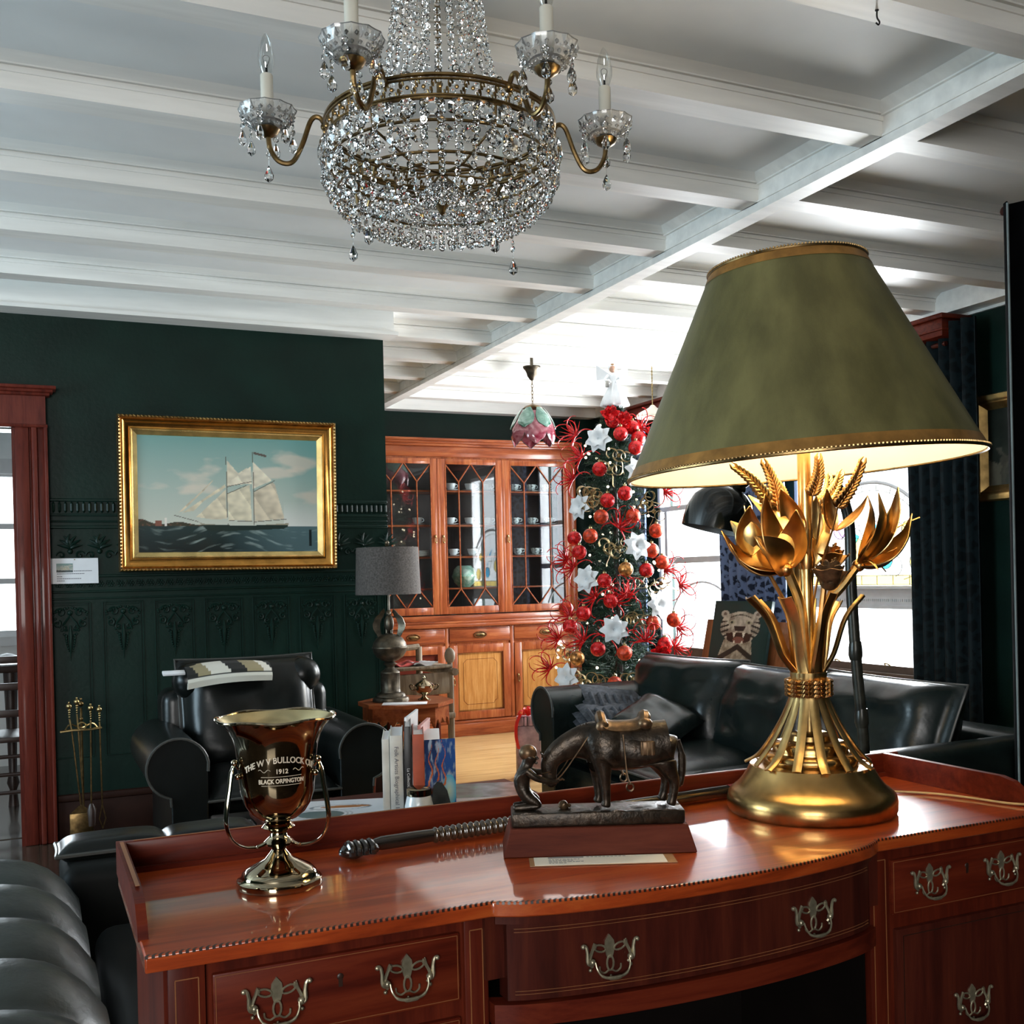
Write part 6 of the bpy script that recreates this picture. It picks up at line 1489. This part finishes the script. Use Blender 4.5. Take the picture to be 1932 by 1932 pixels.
MB().grid(14, 10, lambda u, v: ((u-.5)*.34, (v-.5)*.22, .03+.03*noise.noise(Vector((u*3, v*3, 3)))+.02*u), .006).build('sheets', PAPER, bx)

# ================================================================== CHRISTMAS TREE
TRX, TRY = 3.40, 5.88; K = .815
def tz(z): return 1.3+(z-1.3)*K
tree = thing('christmas_tree', 'slim artificial christmas tree crowded with red, white and gold ornaments beside the window', 'christmas tree', (TRX, TRY, 0), -YAW)
tprof = [(2.66, .03), (2.45, .13), (2.3, .22), (2.0, .29), (1.7, .29), (1.4, .31), (1.2, .34), (1.0, .39), (.8, .45), (.55, .50), (.3, .50), (.2, .48)]
def trad(z):
    for (z1, r1), (z0, r0) in zip(tprof, tprof[1:]):
        if z0 <= z <= z1: return lerp(r0, r1, (z-z0)/(z1-z0))*K
    return .03
def zw(z): return tz(z)
MB().tube([(0, 0, 0), (0, 0, tz(2.6))], [.03, .01], 8).build('trunk', EBONY, tree)
MB().lathe([(.2, 0), (.19, .02), (.05, .05)], 20).build('stand', IRON, tree)
m = MB(); rr = random.Random(11)
for i in range(1500):
    z = .2+2.42*rr.random()**1.1; R_ = trad(z)*.95; a = rr.random()*2*PI; L = R_*rr.uniform(.35, 1)
    base = Vector((R_*.25*math.cos(a), R_*.25*math.sin(a), zw(z))); tip = Vector((L*math.cos(a+.15), L*math.sin(a+.15), zw(z)+rr.uniform(-.05, .05)))
    d_ = (tip-base)
    m.tube([base, tip], [.004, .002], 3, cap=False)
    for q in range(11):
        p = base+d_*(q/10.0); 
        for s in range(3):
            w_ = Vector((rr.uniform(-1, 1), rr.uniform(-1, 1), rr.uniform(-1, 1))).normalized()*.035+d_.normalized()*.018
            sd = w_.cross(Vector((0, 0, 1))).normalized()*.0022
            m.add([p-sd, p+sd, p+w_], [(0, 1, 2)])
m.build('needle_foliage', PINE, tree, smooth=False)
m = MB()
for i in range(90):
    z = rr.uniform(.3, 2.5); R_ = trad(z)*1.02; a = rr.random()*2*PI; m.ball((R_*math.cos(a), R_*math.sin(a), zw(z)), .0085, 6, 5)
o = m.build('fairy_lights', emis('warm_fairy_light', (1, .86, .6), 2.2), tree); o['kind'] = 'stuff'
RT = Matrix.Rotation(-YAW, 4, 'Z')
def tpos(off, z, out=1.0):
    R_ = trad(z); u = off*K; out_r = max(R_*out, abs(u)*1.02)
    v_ = -math.sqrt(max(0, out_r**2-u*u)); p = RT @ Vector((u, v_, 0)); return Vector((TRX+p.x, TRY+p.y, zw(z))), math.atan2(p.y, p.x)
def where(off, z):
    lv = 'near the top' if z > 2.2 else 'on the upper third' if z > 1.8 else 'around the middle' if z > 1.3 else 'on the lower third' if z > .85 else 'near the bottom'
    sd = 'cabinet side' if off < -.22 else 'window side' if off > .2 else 'front, toward cabinet' if off < -.05 else 'front, toward window' if off > .08 else 'very front'
    return lv+' of the christmas tree, '+sd
bset = {}
_used = {}
def ulab(pre, off, z):
    lv = ('at the very top' if z > 2.38 else 'near the top' if z > 2.2 else 'upper part' if z > 1.95 else 'upper middle' if z > 1.65 else 'middle' if z > 1.4 else 'lower middle' if z > 1.15 else 'lower part' if z > .9 else 'low down' if z > .65 else 'at the bottom')
    sd = 'cabinet edge' if off < -.25 else 'window edge' if off > .22 else 'towards cabinet' if off < -.04 else 'towards window' if off > .08 else 'centre'
    s = '%s %s of the christmas tree, %s' % (pre, lv, sd); n = _used.get(s, 0); _used[s] = n+1
    return s+('', ', slightly lower', ', lowest', ', very lowest')[min(n, 3)]
BAU = [(0.03, 2.36, 'r'), (0.17, 2.33, 'r'), (0.14, 2.25, 'r'), (-0.14, 2.09, 'r'), (-0.14, 1.73, 'o'), (0.1, 1.73, 'o'), (0.29, 1.62, 'o'), (-0.33, 1.58, 'r'), (-0.22, 1.59, 'o'), (-0.30, 1.47, 'r'), (0.03, 1.33, 'g'), (0.19, 1.32, 'r'), (0.24, 1.47, 'o'), (0.34, 1.38, 'o'), (-0.13, 1.25, 'r'), (-0.41, 1.04, 'o'), (-0.29, 1.01, 'r'), (0.22, 0.93, 'o'), (0.4, 0.94, 'o'), (-0.39, 0.91, 'r'), (-0.2, 0.75, 'r'), (-0.01, 0.72, 'o'), (0.12, 0.6, 'r'), (-0.09, 0.5, 'o'), (-0.35, 0.68, 'g'), (0.3, 0.77, 'r'), (0.04, 1.90, 'r'), (-0.09, 1.85, 'r'), (-0.09, 1.10, 'r'), (0.13, 2.42, 'r'), (-.02, 2.47, 'r')]
for off, z, kd in sorted(BAU, key=lambda q: -q[1]):
    p, a = tpos(off, z, 1.12)
    if kd not in bset:
        t_ = thing('bauble', '', 'bauble'); MB().ball((0, 0, 0), .046, 20, 14).build('ball', {'r': RED, 'o': REDO, 'g': plain('gold_red_bauble', (.62, .22, .06), .3, .5, var=.6, scale=40)}[kd], t_)
        m = MB(); m.lathe([(.011, .044), (.011, .055), (0, .057)], 10); m.tube([(.005*math.cos(t), 0, .060+.006*math.sin(t)) for t in [2*PI*q/10 for q in range(10)]], .001, 4, closed=True); m.build('cap', BRASS, t_); bset[kd] = t_
    else: t_ = dup(bset[kd])
    t_.location = p; t_.rotation_euler = (0, 0, a); t_['label'] = ulab({'r': 'red glitter', 'o': 'orange-red', 'g': 'gold-red'}[kd]+' bauble', off, z); t_['group'] = 'baubles on the christmas tree'
def poin():
    t_ = thing('poinsettia', '', 'poinsettia'); m = MB()
    for ring, n, L, wd, lift in ((0, 7, .088, .026, .012), (1, 6, .062, .020, .030)):
        for q in range(n):
            a = 2*PI*q/n+ring*.4; ca, sa = math.cos(a), math.sin(a)
            m.grid(4, 8, lambda u, v: ((lambda x, y, z: (z, x*ca-y*sa, x*sa+y*ca))(L*v, (u-.5)*2*wd*math.sin(PI*min(1, v*.94+.06))**.8*(1+.12*math.sin(v*14)), .010+lift*math.sin(v*2.4)+.006*abs(u-.5)*2*(1-v))), .0012)
    m.build('petals', SNOW, t_, ang=60); m = MB()
    for q in range(7): m.ball((.018, .008*math.cos(q), .008*math.sin(q)), .005, 6, 4)
    m.build('centre', PORC, t_); return t_
first = None
for off, z in ((-0.13, 2.32), (0.13, 2.06), (-0.28, 1.81), (0.11, 1.5), (-0.25, 1.26), (0.25, 1.06), (-0.08, 0.89), (-0.42, 0.54), (0.23, 0.54)):
    p, a = tpos(off, z, 1.2); t_ = first if first and False else (poin() if first is None else dup(first)); first = first or t_
    t_.location = p; t_.rotation_euler = (rnd.uniform(0, 1), -.15, a+(.0 if off > 0 else .1)); t_['label'] = ulab('white poinsettia', off, z); t_['group'] = 'white poinsettias on the christmas tree'; t_.scale = (1, 1.05, 1.05)
def swirl():
    m = MB()
    for a0, L, cu in ((.2, .11, 9), (.75, .12, 8), (1.25, .13, -9), (1.8, .12, 9), (2.4, .11, -8), (2.9, .09, 9), (-.4, .09, -8)):
        x, y = 0, 0; an = a0; P = [(0, 0, 0)]
        for q in range(20):
            s = L/14; x += s*math.cos(an); y += s*math.sin(an); an += cu*s*(.25+q/19*3.2); P.append((.012*math.sin(q*.3+a0), x, y))
        m.tube(P, [.0055-.0035*q/20 for q in range(21)], 5)
    for q in range(10):
        a = q*.33; m.tube([(0, 0, 0), (.01, .05*math.cos(a), .05*math.sin(a)), (.0, .095*math.cos(a), .095*math.sin(a)+.01)], [.004, .003, .0006], 4)
    return m
first = None
for i, (off, z) in enumerate(sorted([(-0.3, 2.37), (0.2, 2.42), (0.28, 2.34), (-0.33, 2.03), (0.37, 1.92), (-0.39, 1.41), (-0.34, 1.35), (0.36, 1.32), (-0.06, 1.09), (-0.2, 1.12), (-0.47, 0.81), (-0.12, 0.83), (0.38, 0.74), (-0.54, 0.58), (0.14, 0.8), (-0.01, 1.64), (-0.26, 2.2), (0.43, 0.88), (0.47, 1.2), (0.02, 1.12), (-.38, .98), (-.30, .8)], key=lambda q: -q[1])):
    p, a = tpos(off, z, 1.1)
    if first is None: first = swirl().build('red_swirl_pick', RED); o = first
    else: o = first.copy(); COL.objects.link(o)
    sd = 1 if off > 0 else -1
    o.location = p; o.rotation_euler = ((-1.2 if off > .15 else 1.2 if off < -.15 else rnd.uniform(-.6, .6)), rnd.uniform(-.2, .2), -PI/2-YAW+.25*sd)
    o.scale = (1, rnd.uniform(.95, 1.15), rnd.uniform(.95, 1.15))
    tag(o, ulab('red curled glitter spray', off, z), 'ornament', 'red glitter sprays on the christmas tree')
first = None
for i, (off, z) in enumerate(sorted([(0.01, 2.19), (-0.06, 2.09), (-0.22, 1.92), (0.21, 1.83), (-0.08, 1.49), (0.15, 1.23), (0.06, 0.97), (0.28, 1.77), (0.32, 1.22), (-0.33, 0.52), (-0.20, 0.52), (0.05, 0.53), (0.24, 0.62), (-0.41, 0.7), (-.2, 1.85), (.0, 1.5), (.12, .95)], key=lambda q: -q[1])):
    p, a = tpos(off, z, 1.06)
    if first is None:
        m = MB()
        for a0, r_, ox, oz in ((0, .040, 0, 0), (1.2, .034, .045, .01), (-1.0, .036, -.045, -.005)):
            m.grid(26, 3, lambda u, v: ((v-.5)*.035+.004, ox+r_*math.cos(u*5.6+a0), oz+r_*math.sin(u*5.6+a0)*.9), .0015)
        m.ball((.0, 0, 0), .014, 8, 6); m.grid(10, 3, lambda u, v: ((v-.5)*.03, .02+.05*u, -.03-.06*u+.01*math.sin(u*6)), .0015)
        first = m.build('gold_ribbon_bow', GOLDG, ang=60); o = first
    else: o = first.copy(); COL.objects.link(o)
    o.location = p; o.rotation_euler = (rnd.uniform(-1, 1), rnd.uniform(-.3, .3), -PI/2-YAW+rnd.uniform(-.5, .5)); tag(o, ulab('gold looped ribbon', off, z), 'ribbon', 'gold ribbon bows on the christmas tree')
# big red flower at the top
for i, (off, z, s) in enumerate(((-.04, 2.50, 1.0), (.06, 2.46, .9), (.25, .70, 1.0))):
    m = MB()
    for q in range(12):
        a = q*2.4; L = .065*(.6+.4*q/12); ca, sa = math.cos(a), math.sin(a)
        m.grid(4, 7, lambda u, v: ((lambda x, y, z_: (z_, x*ca-y*sa, x*sa+y*ca))(L*v, (u-.5)*2*.020*math.sin(PI*min(1, v*.9+.06)), .06*(1-q/14)*v+.01)), .0012)
    m.ball((.02, 0, 0), .015, 8, 6); p, a = tpos(off, z, 1.25)
    o = solo('red_magnolia', m, RED, ulab('large red magnolia', off, z), 'ornament', 'red magnolias on the christmas tree', p, (0, -.2, -PI/2-YAW), ang=70); o.scale = (s*1.15,)*3
# angel
an = thing('angel_ornament', 'white fabric angel doll with feathery wings standing on top of the christmas tree', 'ornament', (TRX, TRY, tz(2.60)), -YAW)
m = MB(); m.lathe([(.082, 0), (.088, .01), (.070, .06), (.045, .11), (.030, .15), (.026, .165), (.032, .185), (.024, .205), (.010, .215)], 40, (.012, 0, 0), rf=lambda a, k: 1+.10*math.sin(9*a)*(1 if k < 4 else .3)); m.build('gown', SNOW, an, ang=80)
m = MB(); m.ball((0, -.004, .238), .021, 16, 12, (1, 1, 1.15)); m.tube([(0, -.024, .240), (0, -.028, .234)], [.003, .002], 5); m.build('head', SKIN, an)
m = MB(); m.ball((0, .004, .246), .025, 14, 10, (1.05, 1, 1.05)); m.build('hair', SNOW, an); m = MB(); m.ball((0, -.002, .255), .017, 12, 8); m.build('fringe', HAIR, an)
for s in (-1, 1):
    m = MB(); m.grid(10, 8, lambda u, v: (s*(.012+.088*u), .022+.012*u, .205+.065*u*(1-.2*v)-.075*v*(.4+u*.75)+.004*math.sin(v*26)), .004); m.build('wing', SNOW, an, ang=80)
    m = MB(); m.tube(cr([(s*.026, -.004, .195), (s*.046, -.018, .165), (s*.022, -.036, .150)], 4), [.013]*4+[.011]*4+[.007], 8); m.ball((s*.019, -.038, .150), .007, 8, 6); m.build('sleeve', SNOW, an)
m = MB(); m.rbox(-.050, -.028, -.05, -.028, .115, .155, .004); m.build('lantern', plain('pewter_lantern', (.35, .34, .32), .4, .6), an)
m = MB(); m.tube([(0, 0, -.06), (0, 0, .03)], .011, 8); m.build('red_candle_stem', RED, an)
